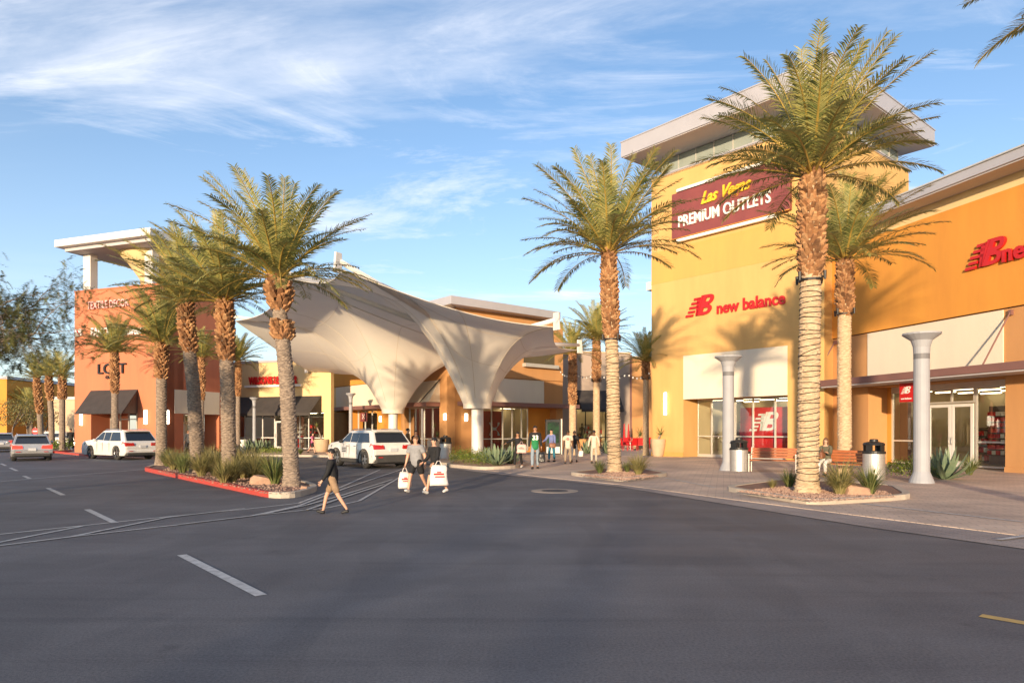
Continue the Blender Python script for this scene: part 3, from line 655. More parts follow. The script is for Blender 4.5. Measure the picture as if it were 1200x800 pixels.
# bright orange left half
zt = A.z(400, 453)
mb = MB(); wall(mb, A, a_tan, A.at(394.5), -.05, zt, [(A.at(442), A.at(412), -.05, zc0)], .6); mb.build('orange_wall', M['orange'], ua)
mb = MB(); mb.fbox(A, a_tan, aw, -.3, .1, zt + .02, 7.75); mb.build('orange_upper_wall', M['orange'], ua)
mb = MB(); wall(mb, A, A.at(394.5), aw, -.05, zt, [], .6); mb.build('pale_wall', M['light_yellow'], ua)
mb = MB(); mb.fbox(A, A.at(445), A.at(394.5), .004, .05, zc1, zt - .02); mb.build('facade_panel', M['cream'], ua)
mb = MB(); mb.fbox(A, A.at(462), A.at(385), 0, .95, zc0, zc1); mb.build('canopy', M['canopy'], ua, bevel=.01)
gn = -.5
window(ua, A, A.at(442), A.at(413), gn, .1, zc0, vs=[A.at(x, gn) for x in (436, 428, 420)], hs=[1.0])
interior(ua, A, A.at(442) + .02, A.at(412) - .02, gn, zc0, 2.5, 33, lamps=3, power='lamp')
sconce(ua, A, A.at(446.8), 0, A.z(446.8, 494), A.z(446.8, 487.5), .2); sconce(ua, A, A.at(388), 0, A.z(388, 494), A.z(388, 488), .2)
bs = MB(); sp = A.at(430, .7); bs.fbox(A, sp, sp + 1.05, .68, .72, A.z(423, 494, .7), A.z(423, 483.5, .7)); b_ = bs.build('hanging_sign', M['maroon'], ua)
mb = MB(); ua_mark(mb, A, sp + .52, .725, A.z(423, 488, .7), .3); mb.build('brand_mark', M['white_sign'], b_)
# roof
mb = MB(); D_ = 7
mb.prism([UC - W * 1.0 - U * 1.0, UC - W * 1.0 + U * 8.6, UC + W * 11.0 + U * 8.6, UC + W * (B.at(648) + .0) + U * 8.6, UC + W * (B.at(646)) - U * 1.0], 9.66, 10.2); rf = mb.build('roof', M['fascia'], ua, bevel=.02)
mb = MB(); mb.prism([UC - W * .0 + U * .5, UC + U * 8, UC + W * 9 + U * 8, UC + W * 9 + U * .5], 7.7, 9.64); mb.build('upper_core', M['light_yellow'], ua)
mb = MB(); mb.fbox(Fac(UC + W * bw, U), 0.0, 10, -.3, .0, -.05, HB - .36); mb.build('end_wall', M['tan_orange'], ua)

# ================= taupe wall building at the back
GW = Fac((kx(655) * 59, 59), (1, .22))
gb = thing('back_building', 'taupe stucco building with black awning and lit shop window at the end of the walkway', 'building', (GW.p.x, GW.p.y, 0), world=True)
g_e = GW.at(739); g_f = GW.at(800)
zt1, zt2 = GW.z(700, 413.5), GW.z(750, 419)
wa, wb = GW.at(676), GW.at(723); za = GW.z(700, 480)
mb = MB(); wall(mb, GW, -.6, g_e, -.05, zt1, [(wa, wb, -.05, za + .3)], .5); mb.build('wall', M['grey_wall'], gb)
mb = MB(); wall(mb, GW, g_e + .01, g_f, -.05, zt2, [], .5); mb.build('recessed_wall', M['tan_orange'], gb)
mb = MB(); mb.fbox(GW, -.6, g_e + .05, -.4, .08, zt1, zt1 + .12); mb.fbox(GW, g_e + .1, g_f, -.4, .08, zt2, zt2 + .12); mb.build('coping', M['beige_wall'], gb)
mb = MB(); mb.fbox(GW, g_e - .06, g_e + .06, .005, .12, 0, zt1 - .1); mb.build('downpipe', M['canopy'], gb)
window(gb, GW, wa, wb, -.4, .1, za + .3, vs=[wa + (wb - wa) * i / 4 for i in (1, 2, 3)], hs=[1.0], fm='dark_metal')
interior(gb, GW, wa, wb, -.4, za + .3, 3, 41, lamps=3)
aa, ab = GW.at(675.5), GW.at(724); zA2 = GW.z(700, 457.5)
def awning(root, fc, s0, s1, ztop, zbot, out, m='awning'):
    mb = MB(); e = .03
    for s in (0,): mb.add([fc.P(s0, .02, ztop), fc.P(s1, .02, ztop), fc.P(s1, out, zbot), fc.P(s0, out, zbot), fc.P(s0, .02, ztop - .05), fc.P(s1, .02, ztop - .05), fc.P(s1, out - .03, zbot - .02), fc.P(s0, out - .03, zbot - .02)],
                          [(0, 1, 2, 3), (4, 7, 6, 5), (0, 4, 5, 1), (3, 2, 6, 7)])
    for s in (s0, s1): mb.add([fc.P(s, .02, ztop), fc.P(s, out, zbot), fc.P(s, .02, zbot)], [(0, 1, 2)])
    mb.fbox(fc, s0, s1, out - .04, out, zbot - .22, zbot)
    return mb.build('awning', M[m], root)
awning(gb, GW, aa, ab, zA2, za, 1.5)
# mannequin silhouettes are separate things later

# ================= leather shop (pale yellow)
LP = atY(384, 53.5).to_2d(); LF = Fac(LP, (-2200 / F, 1))
ls = thing('leather_shop', 'pale yellow shop with red lettering above a dark sloped awning and glazed front', 'building', (LP.x, LP.y, 0), world=True)
le = LF.at(240); zt = LF.z(322, 424.5)
wa, wb = LF.at(379.5), LF.at(272); zh = LF.z(330, 484.2)
mb = MB(); wall(mb, LF, -.3, le, -.05, zt, [(wa, wb, .0, zh + .1)], .4); mb.build('wall', M['light_yellow'], ls)
mb = MB(); mb.fbox(LF, -.3, le, -.4, .1, zt, zt + .18); mb.build('coping', M['fascia'], ls)
awning(ls, LF, LF.at(377), LF.at(262), LF.z(330, 464.5), zh, 1.5)
dA, dB = LF.at(333), LF.at(319.5)
vv = [LF.at(x, -.3) for x in (362, 351.5, 308, 297, 287)]
window(ls, LF, wa, dA, -.3, .12, zh + .1, vs=vv[:2], hs=[1.0], fm='white_metal'); window(ls, LF, dB, wb, -.3, .12, zh + .1, vs=vv[2:], hs=[1.0], fm='white_metal')
door(ls, LF, dA + .04, dB - .04, -.3, .05, 2.35)
interior(ls, LF, wa, wb, -.3, zh + .1, 3, 51, lamps=3, back='interior_dark')
mb = MB(); mb.fbox(LF, LF.at(355), LF.at(289), .02, .28, LF.z(322, 453.5), LF.z(322, 451)); sg = mb.build('sign_ledge', M['white_sign'], ls)
text(sg, 'lettering', 'WILSONS LEATHER', LF, LF.at(321.5), .15, LF.z(322, 446), .82, 'red_sign', bold=.03, ext=.12, wide=.66)
mb = MB(); mb.fbox(LF, LF.at(312), LF.at(301), -.6, -.56, 1.0, 2.9); bn = mb.build('window_banner', M['red_banner'], ls)
text(bn, 'lettering', '50%', LF, LF.at(306.5), -.55, 2.2, .34, 'white_sign', bold=.01, ext=.01); 

# ================= terracotta building
RC = Vector((kx(193) * 46.5, 46.5)); R1 = Fac(RC, (-2200 / F, 1)); R2 = Fac(RC, (300 / F, 1.0) if False else (-R1.d.y * -1, -R1.d.x))
if R2.d.y < 0: R2 = Fac(RC, (-R2.d.x, -R2.d.y))
rb = thing('terracotta_shop', 'terracotta corner building with black awning and white canopy slab raised on posts', 'building', (RC.x, RC.y, 0), world=True)
rw1 = R1.at(87.5); rw2 = R2.at(261.5); RH = 11.55
e0, e1 = R1.at(161.7), R1.at(106.7)
f0, f1 = R2.at(204.2), R2.at(256.7)
zr = R2.z(230, 485)
mb = MB(); wall(mb, R1, 0, rw1, -.05, RH, [(e0, e1, -.05, 2.9)], 1.6)
wall(mb, R2, .01, rw2, -.05, RH, [(f0, f1, -.05, zr)], 1.4)
mb.fbox(Fac(RC + R1.d * rw1, R2.d), .02, 9, -.3 if Fac(RC + R1.d * rw1, R2.d).n.dot(R1.d) > 0 else 0, 0 if Fac(RC + R1.d * rw1, R2.d).n.dot(R1.d) > 0 else .3, -.05, RH - .01)
mb.build('wall', M['red_wall'], rb)
mb = MB(); mb.fbox(R1, 0, rw1, -.5, .05, RH, RH + .08); mb.fbox(R2, 0.06, rw2, -.5, .05, RH + .001, RH + .08); mb.build('coping', M['red_wall'], rb)
awning(rb, R1, R1.at(142.5, 1.6) , R1.at(87.5, 1.6), R1.z(130, 456.5), R1.z(115, 484, 1.6), 1.6) if False else None
def skew_awning(root, fc, pt, pb, ztop, zbot, out):
    a0, a1 = fc.at(pt[0]), fc.at(pt[1]); b0, b1 = fc.at(pb[0], out), fc.at(pb[1], out)
    mb = MB(); mb.add([fc.P(a0, .02, ztop), fc.P(a1, .02, ztop), fc.P(b1, out, zbot), fc.P(b0, out, zbot), fc.P(a0, .02, ztop - .06), fc.P(a1, .02, ztop - .06), fc.P(b1, out - .04, zbot - .05), fc.P(b0, out - .04, zbot - .05)],
                      [(0, 1, 2, 3), (4, 7, 6, 5), (0, 4, 5, 1), (3, 2, 6, 7)])
    for a, b in ((a0, b0), (a1, b1)): mb.add([fc.P(a, .02, ztop - .02), fc.P(b, out, zbot - .02), fc.P(a, .02, zbot - .02)], [(0, 1, 2)])
    return mb.build('awning', M['awning'], root)
skew_awning(rb, R1, (161.7, 106.7), (142.5, 87.5), R1.z(130, 457), R1.z(115, 484, 2.0), 2.0)
mb = MB(); mb.fbox(R2, f0, f1, .004, .05, zr, R2.z(230, 458)); mb.build('facade_panel', M['cream'], rb)
sconce(rb, R1, R1.at(171.7), 0, R1.z(172, 496.5), R1.z(172, 480.5), .22); sconce(rb, R1, R1.at(96.3), 0, R1.z(96, 498), R1.z(96, 484.5), .2); sconce(rb, R2, R2.at(194.5), 0, R2.z(194, 496.5), R2.z(194, 480.5), .3)
gn = -1.55
window(rb, R1, R1.at(161, gn), R1.at(129, gn), gn, .1, 2.9, vs=[R1.at(141, gn), R1.at(151, gn)], hs=[2.4])
interior(rb, R1, R1.at(161, gn), R1.at(126, gn), gn, 2.9, 2.5, 61, lamps=2)
gn = -1.3
door(rb, R2, R2.at(206, gn), R2.at(216, gn), gn, .05, 2.1); window(rb, R2, R2.at(205, gn), R2.at(238, gn), gn, 2.15, zr, vs=[R2.at(216, gn), R2.at(226, gn)], name='transom_window')
window(rb, R2, R2.at(217, gn), R2.at(238, gn), gn, .1, 2.12, vs=[R2.at(227, gn)])
interior(rb, R2, R2.at(205, gn), R2.at(238, gn), gn, zr, 2.5, 62, lamps=2)
# raised canopy slab
sA, sB = R1.at(63.5, 1.2), R1.at(176, 1.2)
mb = MB()
def slab(mb, z0, z1, g=0.0):
    n0, n1 = 1.2 - g, -6.0 + g
    mb.hexa([R1.P(sA - g, n0, z0), R1.P(sB + g, n0, z0), R1.P(sB + g, n1, z0), R1.P(sA - g, n1, z0), R1.P(sA - g, n0, z1), R1.P(sB + g, n0, z1), R1.P(sB + g, n1, z1), R1.P(sA - g, n1, z1)])
slab(mb, 14.55, 15.05); sl = mb.build('canopy_slab', M['white_metal'], rb, bevel=.02)
mb = MB(); slab(mb, 14.3, 14.548, .45); mb.build('slab_underside', M['soffit'], sl)
for px_, nn in ((106, -.6), (178, -.9)):
    s_ = R1.at(px_, nn); mb = MB(); mb.fbox(R1, s_ - .36, s_ + .36, nn - .3, nn + .3, RH - .3, 14.3); mb.build('column', M['white_metal'], rb, bevel=.02)
c_ = R1.P((sA + sB) / 2 - 1.0, -2.6, 0); mb = MB(); mb.lathe([(1.0, RH - .2), (1.15, 12.5), (1.9, 13.6), (2.5, 14.25), (2.5, 14.3)], 28, (c_.x, c_.y, 0)); mb.build('funnel', M['light_yellow'], rb, smooth=True)
s1 = text(rb, 'lettering', 'TEXTILE DECOR', R1, R1.at(128), .05, R1.z(128, 357), 0.75, 'pale_red', bold=.012, ext=.10, wide=.72)
mb = MB(); mb.fbox(R1, R1.at(157), R1.at(100), .01, .05, 0, .001)
s2 = text(rb, 'lettering', 'FAMOUS footwear', R1, R1.at(138), .05, R1.z(138, 388.5), .86, 'white_sign', bold=.022, ext=.1, wide=.72)
mb = MB(); mb.fbox(R1, R1.at(97), R1.at(90), .05, .12, R1.z(93, 394), R1.z(93, 386)); lo = mb.build('logo_block', M['white_sign'], rb)
mb = MB(); mb.poly_ext([R1.P(R1.at(96), .125, R1.z(93, 393)), R1.P(R1.at(94.5), .125, R1.z(93, 393)), R1.P(R1.at(91), .125, R1.z(93, 387)), R1.P(R1.at(92.5), .125, R1.z(93, 387))], (R1.n.x * .02, R1.n.y * .02, 0)); mb.build('logo_stripe', M['red_sign'], lo)
s3 = text(rb, 'lettering', 'LOFT', R1, R1.at(132), .05, R1.z(132, 432.5), 1.0, 'black', bold=.012, ext=.08, wide=1.15)
s4 = text(rb, 'lettering', 'OUTLET', R1, R1.at(132), .05, R1.z(132, 442), .32, 'black', bold=.008, ext=.05)
# bridging wall between terracotta and pale shop
# ================= distant blocks
def block(name, label, px0, px1, Y, ytop, m, dep=12, trim=True, slope=.0):
    f = Fac((kx(px0) * Y, Y), (1, slope)); e = f.at(px1); z = zY(ytop, Y)
    t = thing(name, label, 'building', (f.p.x, f.p.y, 0), world=True)
    o = [(e * .2, e * .5, -.05, 2.6), (e * .62, e * .85, -.05, 2.6)] if trim else []
    mb = MB(); wall(mb, f, 0, e, -.05, z, o, .3)
    mb.fbox(f, 0.01, e - .01, -dep, -.3, -.05, z - .05); mb.build('wall', M[m], t)
    mb = MB(); mb.fbox(f, -.15, e + .15, -dep, .15, z, z + .3); mb.build('roof', M['fascia'], t)
    for a, b, c, d in o: window(t, f, a, b, -.15, 0, d, vs=[(a + b) / 2])
    if trim: mb = MB(); mb.fbox(f, e * .1, e * .92, .0, 1.2, 2.8, 3.1); mb.build('canopy', M['canopy'], t)
    return t
block('distant_shop', 'far orange shop block with brown canopy at the left end of the street', -120, 8, 72, 444, 'orange')
block('distant_shop', 'far beige shop block behind the grey palm trunks', 8, 62, 88, 449, 'beige_wall')
block('distant_shop', 'low cream blank walled block between the palms and the terracotta building', 58, 150, 74, 468, 'beige_wall', trim=False)
block('distant_shop', 'dim block seen low behind the walkway awning building', 742, 800, 75, 424, 'beige_wall', trim=False)
# ------------------------------------------------------------------ palms
def rv(r, a, b): return r.uniform(a, b)
def frond(mb, r, az, e0, length, droop, pairs=36, llen=.46, lw=.034):
    K = 12; pts = []; p = Vector((math.cos(az) * .10, math.sin(az) * .10, -.05)); twist = rv(r, -.25, .25)
    st = length / K; daz = rv(r, -.25, .25)
    for i in range(K + 1):
        t = i / K; pts.append(p.copy())
        e = e0 - droop * (t ** 1.35); a = az + daz * t * t
        p = p + Vector((math.cos(a) * math.cos(e), math.sin(a) * math.cos(e), math.sin(e))) * st
    mb.mi = 1
    mb.tube(pts, [.030 * (1 - .85 * i / K) + .003 for i in range(K + 1)], 4, cap=False, flat=.6)
    mb.mi = 0
    def at(t):
        x = t * K; i = min(int(x), K - 1); return pts[i].lerp(pts[i + 1], x - i), (pts[i + 1] - pts[i]).normalized()
    for i in range(pairs):
        t = .16 + .84 * (i + .5) / pairs
        q, d = at(t); side = d.cross(Vector((0, 0, 1)))
        side = side.normalized() if side.length > .05 else Vector((-math.sin(az), math.cos(az), 0)); up = side.cross(d).normalized()
        L_l = llen * (.35 + .65 * math.sin(min(1, (t - .10) / .38) * PI / 2)) * (1 - .55 * max(0, (t - .6) / .4) ** 1.3)
        fw = .45 + .75 * t
        for sg in (-1, 1):
            dr = (side * sg + d * (fw + rv(r, -.15, .15)) + up * (rv(r, .10, .62) * (1 - .35 * t))).normalized()
            dr2 = (dr + Vector((0, 0, -rv(r, .15, .65)))).normalized(); ll = L_l * rv(r, .8, 1.12); w_ = dr.cross(up + side * .4 * sg).normalized() * lw * .5
            m_ = q + dr * ll * .5; e_ = q + dr * ll * .5 + dr2 * ll * .5
            mb.add([q - w_ * .6, m_ - w_, e_, m_ + w_, q + w_ * .6], [(0, 1, 3, 4), (1, 2, 3)])
def crown_mesh(seed, nf=60, spread=1.0, pairs=50, llen=.46, lw=.031, low=.05):
    r = random.Random(seed); mb = MB(); ga = 2.399963
    for i in range(nf):
        u = (i + .5) / nf
        e0 = math.radians(88 - 79 * u ** 1.0 * spread + rv(r, -7, 7)); L_f = rv(r, 2.75, 3.35) * (.80 + .25 * math.sin(PI * min(1, u + .25)))
        frond(mb, r, i * ga + rv(r, -.2, .2), e0, L_f, math.radians(28 + 36 * u + rv(r, -10, 10)), pairs, llen, lw)
    o = mb.build('crown', [M['leaf'], M['rachis']]); me = o.data; bpy.data.objects.remove(o); return me
CROWNS = [crown_mesh(11, 62), crown_mesh(23, 54), crown_mesh(37, 58)]
CROWN_FAR = crown_mesh(51, 40, pairs=20, llen=.5, lw=.06)
def trunk_mesh(r, path, rad, seg=26, ringh=.105, amp=.17):
    """path fn z->(x,y), rad fn z->radius; ring scars as real relief"""
    z1 = path[-1][2]
    mb = MB(); K = int(z1 / .022); vs = []
    def P(z):
        for a, b in zip(path, path[1:]):
            if z <= b[2] or b is path[-1]:
                t = (z - a[2]) / max(1e-6, b[2] - a[2]); return a[0] + (b[0] - a[0]) * t, a[1] + (b[1] - a[1]) * t
    for i in range(K + 1):
        z = z1 * i / K; x, y = P(z); R = rad(z)
        for j in range(seg):
            a = 2 * PI * j / seg
            zz_ = z / ringh + 1.6 * noise.noise(Vector((math.cos(a) * 1.4, math.sin(a) * 1.4, z * 2.2 + r)))
            saw = zz_ - math.floor(zz_)
            rr = R * (1 + amp * (saw ** 1.8 - .4) * (.6 + .8 * abs(noise.noise(Vector((math.cos(a) * 3, math.sin(a) * 3, math.floor(zz_) * .7 + r * 3))))) + .03 * noise.noise(Vector((a, z * 6, r))))
            vs.append((x + rr * math.cos(a), y + rr * math.sin(a), z))
    mb.add(vs, [(i * seg + j, i * seg + (j + 1) % seg, (i + 1) * seg + (j + 1) % seg, (i + 1) * seg + j) for i in range(K) for j in range(seg)])
    return mb, P
def boots(mb, r, P, z0, z1, rad, dens=1.0, size=1.0):
    z = z0; i = 0; ga = 2.399963; n = int((z1 - z0) * 105 * dens)
    for i in range(n):
        z = z0 + (z1 - z0) * (i + .5) / n; x, y = P(z); R = rad(z); a = i * ga + rv(r, -.12, .12)
        ca, sa_ = math.cos(a), math.sin(a); t = Vector((-sa_, ca, 0)); o = Vector((ca, sa_, 0)); up = Vector((0, 0, 1))
        w_ = rv(r, .04, .065) * size; h = rv(r, .11, .20) * size; d = rv(r, .03, .10) * size
        b = Vector((x, y, z)) + o * (R * .86)
        c = b + o * (R * .14 + d) + up * h + t * rv(r, -.02, .02)
        mb.add([b - t * w_ * 1.3, b + t * w_ * 1.3, b + t * w_ * .9 + up * h * 1.0, b - t * w_ * .9 + up * h * 1.0,
                c - t * w_ * .6 - up * h * .25, c + t * w_ * .6 - up * h * .25, c + t * w_ * .45, c - t * w_ * .45],
               [(0, 1, 5, 4), (4, 5, 6, 7), (7, 6, 2, 3), (0, 4, 7, 3), (1, 2, 6, 5)])
def palm(label, px, Y, py_c, r0, rough_py, seed, cs=1.0, top_px=None, bulb=1.15, ring=None, wire=None, uplight=False, far=False, mtr='bark_grey', crown=0, base=.02, group=None, rot=None):
    r = random.Random(seed); zc = zY(py_c, Y); zr = zY(rough_py, Y); p = atY(px, Y)
    t = thing('palm_tree', label, 'palm tree', (p.x, p.y, base), group=group or 'palm trees along the shops and the street')
    lx = 0 if top_px is None else (kx(top_px) - kx(px)) * Y; zc -= base; zr -= base
    path = [(0, 0, 0), (lx * .35, rv(r, -.05, .05), zc * .5), (lx * .9, 0, zc * .85), (lx, 0, zc)]
    def R1_(z):
        fl = 1 + .28 * max(0, 1 - z / .5) ** 2
        return r0 * fl * (1 - .10 * min(1, z / zc))
    mb, P = trunk_mesh(seed * 1.37, path, lambda z: R1_(z) * (1 if z < zr else .95), 12 if far else 26)
    mb.build('trunk', M[mtr], t, smooth=not True)
    def R2_(z):
        u = (z - zr) / max(.1, zc - zr); q = r0 * (.92 + (bulb - .92) * math.sin(PI * min(1, max(0, u)) ** .8) )
        return q
    bm = MB(); boots(bm, r, P, zr, zc - .05, R2_, .55 if far else 1.0, 1.25 if far else 1.0)
    if ring:
        za, zb_ = zY(ring[1], Y) - base, zY(ring[0], Y) - base; rg = MB(); boots(rg, r, P, za, zb_, lambda z: r0 * 1.22, 2.2, 1.0); rg.build('boot_ring', M['boots'], t)
    bm.build('boot_collar', M['boots'], t)
    me = CROWN_FAR if far else CROWNS[crown]
    c = bpy.data.objects.new('crown', me); C.objects.link(c); c.parent = t; c.location = (lx, 0, zc - .05); c.rotation_euler = (0, 0, rot if rot is not None else rv(r, 0, 6.28)); c.scale = (cs, cs, cs * .88)
    if wire:
        za, zb_ = .25, zY(wire, Y) - base; n = int((zb_ - za) / .125) * 14; pts = []
        for i in range(n + 1):
            z = za + (zb_ - za) * i / n; a = i * 2 * PI / 14; z2 = z + .15 * noise.noise(Vector((i * .13, seed, 0))); x, y = P(z2); R = R1_(z2) * 1.055
            pts.append((x + R * math.cos(a), y + R * math.sin(a), z2))
        w_ = MB(); w_.tube(pts, .009, 4, cap=False); w_.build('light_string', M['wire'], t)
    if uplight:
        zb_ = zY(wire or rough_py, Y) - base + .12; x, y = P(zb_)
        ub = MB(); ub.lathe([(r0 * .99, zb_ - .02), (r0 * 1.12, zb_ - .02), (r0 * 1.12, zb_ + .03), (r0 * .99, zb_ + .03)], 20, (x, y, 0), caps=False)
        band = ub.build('strap_band', M['dark_metal'], t)
        for k in range(4):
            a = k * PI / 2 + .5; ul = MB(); c_ = Vector((x + math.cos(a) * (r0 * 1.12 + .11), y + math.sin(a) * (r0 * 1.12 + .11), zb_ + .05))
            ul.tube([c_ + Vector((0, 0, -.08)), c_ + Vector((0, 0, .12))], [.03, .04], 10)
            ul.tube([(x + math.cos(a) * r0, y + math.sin(a) * r0, zb_), c_], .015, 6); ul.build('uplight', M['dark_metal'], band)
    return t
palm('thick palm trunk wrapped in light wires in front of the yellow tower and benches', 946, 16.3, 203, .245, 327, 1, 1.04, top_px=952, wire=335, uplight=True, crown=0, base=.12, mtr='bark_tan', rot=.6)
palm('shorter palm standing behind the wooden bench where tower and orange wing meet', 990, 24.2, 303, .235, 372, 2, 1.08, uplight=True, crown=1, mtr='bark_tan', base=.02, wire=None)
palm('light-wrapped palm in the small planter in front of the walkway', 720, 24.5, 294, .24, 400, 3, 1.24, top_px=713, wire=402, uplight=True, crown=2, base=.12, mtr='bark_tan')
palm('palm left of the pair at the mouth of the walkway, beside the corner shop', 671, 44, 414, .23, 476, 4, .80, crown=1, uplight=False, mtr='bark_tan', bulb=1.05)
palm('taller palm of the pair in front of the black awning in the walkway', 699, 44.5, 397, .225, 449, 5, .92, crown=0, uplight=True, mtr='bark_tan')
palm('slender palm close to the left edge of the yellow tower', 757, 43, 423, .19, 446, 6, .78, crown=2, mtr='bark_tan', uplight=True)
palm('nearest palm of the red kerbed island, at its rounded concrete tip', 342, 18.2, 324, .205, 366, 7, .97, top_px=326, bulb=1.6, ring=(381, 399), crown=2, base=.12, rot=1.0)
palm('second palm from the tip of the red kerbed island', 269, 21, 350, .215, 425, 8, .93, top_px=263, crown=0, base=.12, bulb=1.1, rot=2.2)
palm('leaning palm in the middle of the red kerbed island', 232, 24.3, 352, .235, 415, 9, .96, top_px=217, crown=1, base=.12, bulb=1.1, rot=3.0)
palm('palm at the far end of the red kerbed island', 189, 29, 400, .22, 445, 10, .92, crown=2, base=.12, bulb=1.1)
palm('palm standing before the black awning of the terracotta shop, behind the white car', 135, 42.5, 412, .20, 462, 11, .86, crown=0, top_px=134)
palm('thin palm in front of the cream panel of the terracotta shop', 236, 44, 418, .17, 470, 12, .72, crown=1)
palm('thin palm between the terracotta shop and the pale yellow shop', 279, 47, 422, .15, 465, 13, .72, crown=2)
palm('leftmost of three tall palms beyond the terracotta shop', 49, 56, 442, .22, 486, 14, .80, top_px=43, crown=0, far=True)
palm('middle one of three tall palms beyond the terracotta shop', 61, 53, 440, .21, 470, 15, .82, top_px=57, crown=1, far=True)
palm('rightmost of three tall palms, nearest the terracotta shop', 73, 51, 441, .21, 465, 16, .78, crown=2, far=True, ring=(462, 468))
for i, (x_, Y_, y_) in enumerate(((21, 74, 478), (28, 77, 479), (36, 73, 476))):
    palm(('short distant palm, leftmost of the small cluster behind the silver cars', 'short distant palm in the middle of the small cluster behind the silver cars', 'short distant palm, rightmost of the small cluster behind the silver cars')[i], x_, Y_, y_, .25, y_ + 8, 30 + i, .85, far=True, group='short distant palms')
palm('palm at the right whose single frond tips hang into the sky corner', 1343, 11.5, -30, .30, 60, 20, .93, crown=1, mtr='bark_tan', rot=.2)

# ------------------------------------------------------------------ grasses, agaves, hedges, rocks
def blades(n, h, spread, w_, seed, seg=4, stiff=.5):
    r = random.Random(seed); mb = MB()
    for i in range(n):
        a = rv(r, 0, 6.28); tilt = spread * rv(r, .1, 1) ** .7; L_b = h * rv(r, .65, 1.1); b = Vector((math.cos(a), math.sin(a), 0)) * rv(r, 0, .10)
        o = Vector((math.cos(a), math.sin(a), 0)); t = Vector((-o.y, o.x, 0)); t = (t * math.cos(.7) + o * rv(r, -.5, .5)).normalized(); p = b; vs = []; e = PI / 2 - tilt * .6
        for k in range(seg + 1):
            u = k / seg; ww = w_ * (1 - u) ** .6 * .5 + .0015
            vs += [p - t * ww, p + t * ww]; p = p + (o * math.cos(e) + Vector((0, 0, math.sin(e)))) * L_b / seg; e -= tilt * (1 - stiff) * .9
        mb.add(vs, [(2 * k, 2 * k + 1, 2 * k + 3, 2 * k + 2) for k in range(seg)])
    return mb
def proto_tuft(name, label, cat, mb, m, group):
    o = mb.build(name, M[m]); tag(o, label, cat, group); return o
GR = 'grass tufts in the planting beds'
tuftA = proto_tuft('grass_tuft', 'x', 'grass tuft', blades(420, .98, 1.0, .017, 5), 'grass_a', GR)
tuftB = proto_tuft('grass_tuft', 'x', 'grass tuft', blades(240, .85, .95, .021, 6, stiff=.75), 'grass_b', GR)
def put(o, px, py, z, lab, s=1.0, rz=None, dY=0):
    q = gp(px, py); k = (H - z) / H; q = Vector((q.x * k, q.y * k, z))
    return place(o, ST, (q.x, q.y, z), rz if rz is not None else random.uniform(0, 6.28), lab, s)
isl = [('A', 210, 549, .8, 'bushy green and straw grass tuft at the far end of the red kerbed island'), ('B', 222, 551, .8, 'greener grass tuft between the two far palms of the island'), ('A', 243, 552.5, .9, 'dry straw tuft just right of the leaning island palm'),
       ('A', 252, 557, .95, 'wide straw coloured tuft left of the second island palm'), ('A', 285, 560, 1.0, 'tall straw tuft just right of the second island palm'), ('A', 298, 563, .9, 'straw tuft next to the flat rock in the island'), ('B', 322, 567, .95, 'spiky grey green tuft against the nearest island palm'),
       ('A', 232, 547, .8, 'pale tuft behind the leaning island palm'), ('A', 262, 551, .8, 'pale tuft behind the second island palm'), ('B', 196, 546, .8, 'low green tuft around the base of the last island palm'), ('A', 272, 565, .8, 'loose straw tuft near the red kerb in the island middle')]
isl += [('A', 236, 558, .85, 'straw tuft close to the red kerb below the leaning palm'), ('A', 247, 549, .95, 'pale straw tuft on the far side of the island between two palms'), ('A', 277, 554, .95, 'straw tuft directly behind the second island palm trunk'),
        ('A', 292, 557, .95, 'tall pale tuft on the far side of the island near its middle'), ('A', 308, 561, .85, 'straw tuft behind the flat rock'), ('B', 214, 554, .75, 'green tuft at the red kerb near the far end of the island'), ('A', 262, 566, .7, 'low straw tuft hugging the red kerb under the second palm'), ('A', 203, 550, .8, 'straw tuft between the last two island palms')]
for k, x_, y_, s_, lb in isl: put(tuftA if k == 'A' else tuftB, x_, y_, .12, lb, s_ * 1.12)
for k, x_, y_, s_, lb in (('B', 925, 571, .62, 'thin spiky tuft left of the thick light-wrapped palm'), ('A', 984, 579, .92, 'large arching tuft right of the thick light-wrapped palm'), ('B', 1019, 579, .85, 'bright green tuft in front of the steel litter bin by the bench'),
                          ('B', 703, 554, .6, 'small green tuft left of the palm in the small planter'), ('A', 748, 556, .85, 'wide dry tuft right of the palm in the small planter'), ('B', 1136, 556, .85, 'dark green tuft in front of the glass double doors'), ('B', 735, 553, .5, 'little tuft close behind the palm in the small planter'),
                          ('B', 352, 532, .5, 'small green tuft below the pale shop window'), ('A', 905, 572, .3, 'low trailing grass patch at the left tip of the bench planter')): put(tuftA if k == 'A' else tuftB, x_, y_, .12 if y_ > 552 and x_ != 1136 else .03, lb, s_)
def agave(seed, n=26, L_a=.6):
    r = random.Random(seed); mb = MB()
    for i in range(n):
        a = i * 2.4; e = math.radians(85 - 70 * i / n); o = Vector((math.cos(a), math.sin(a), 0)); t = Vector((-o.y, o.x, 0)); l = L_a * rv(r, .8, 1.1)
        d = o * math.cos(e) + Vector((0, 0, math.sin(e))); up = t.cross(d); p0 = o * .03
        P_ = [p0, p0 + d * l * .4, p0 + d * l * .75 + Vector((0, 0, .01)), p0 + d * l + Vector((0, 0, .05))]; ww = [.035, .06, .04, .002]; vs = []
        for p, q in zip(P_, ww): vs += [p - t * q + up * q * .35, p - up * .012 * -1 * 0, p + t * q + up * q * .35]
        mb.add(vs, [f for k in range(3) for f in ((3 * k, 3 * k + 1, 3 * k + 4, 3 * k + 3), (3 * k + 1, 3 * k + 2, 3 * k + 5, 3 * k + 4))])
    return mb
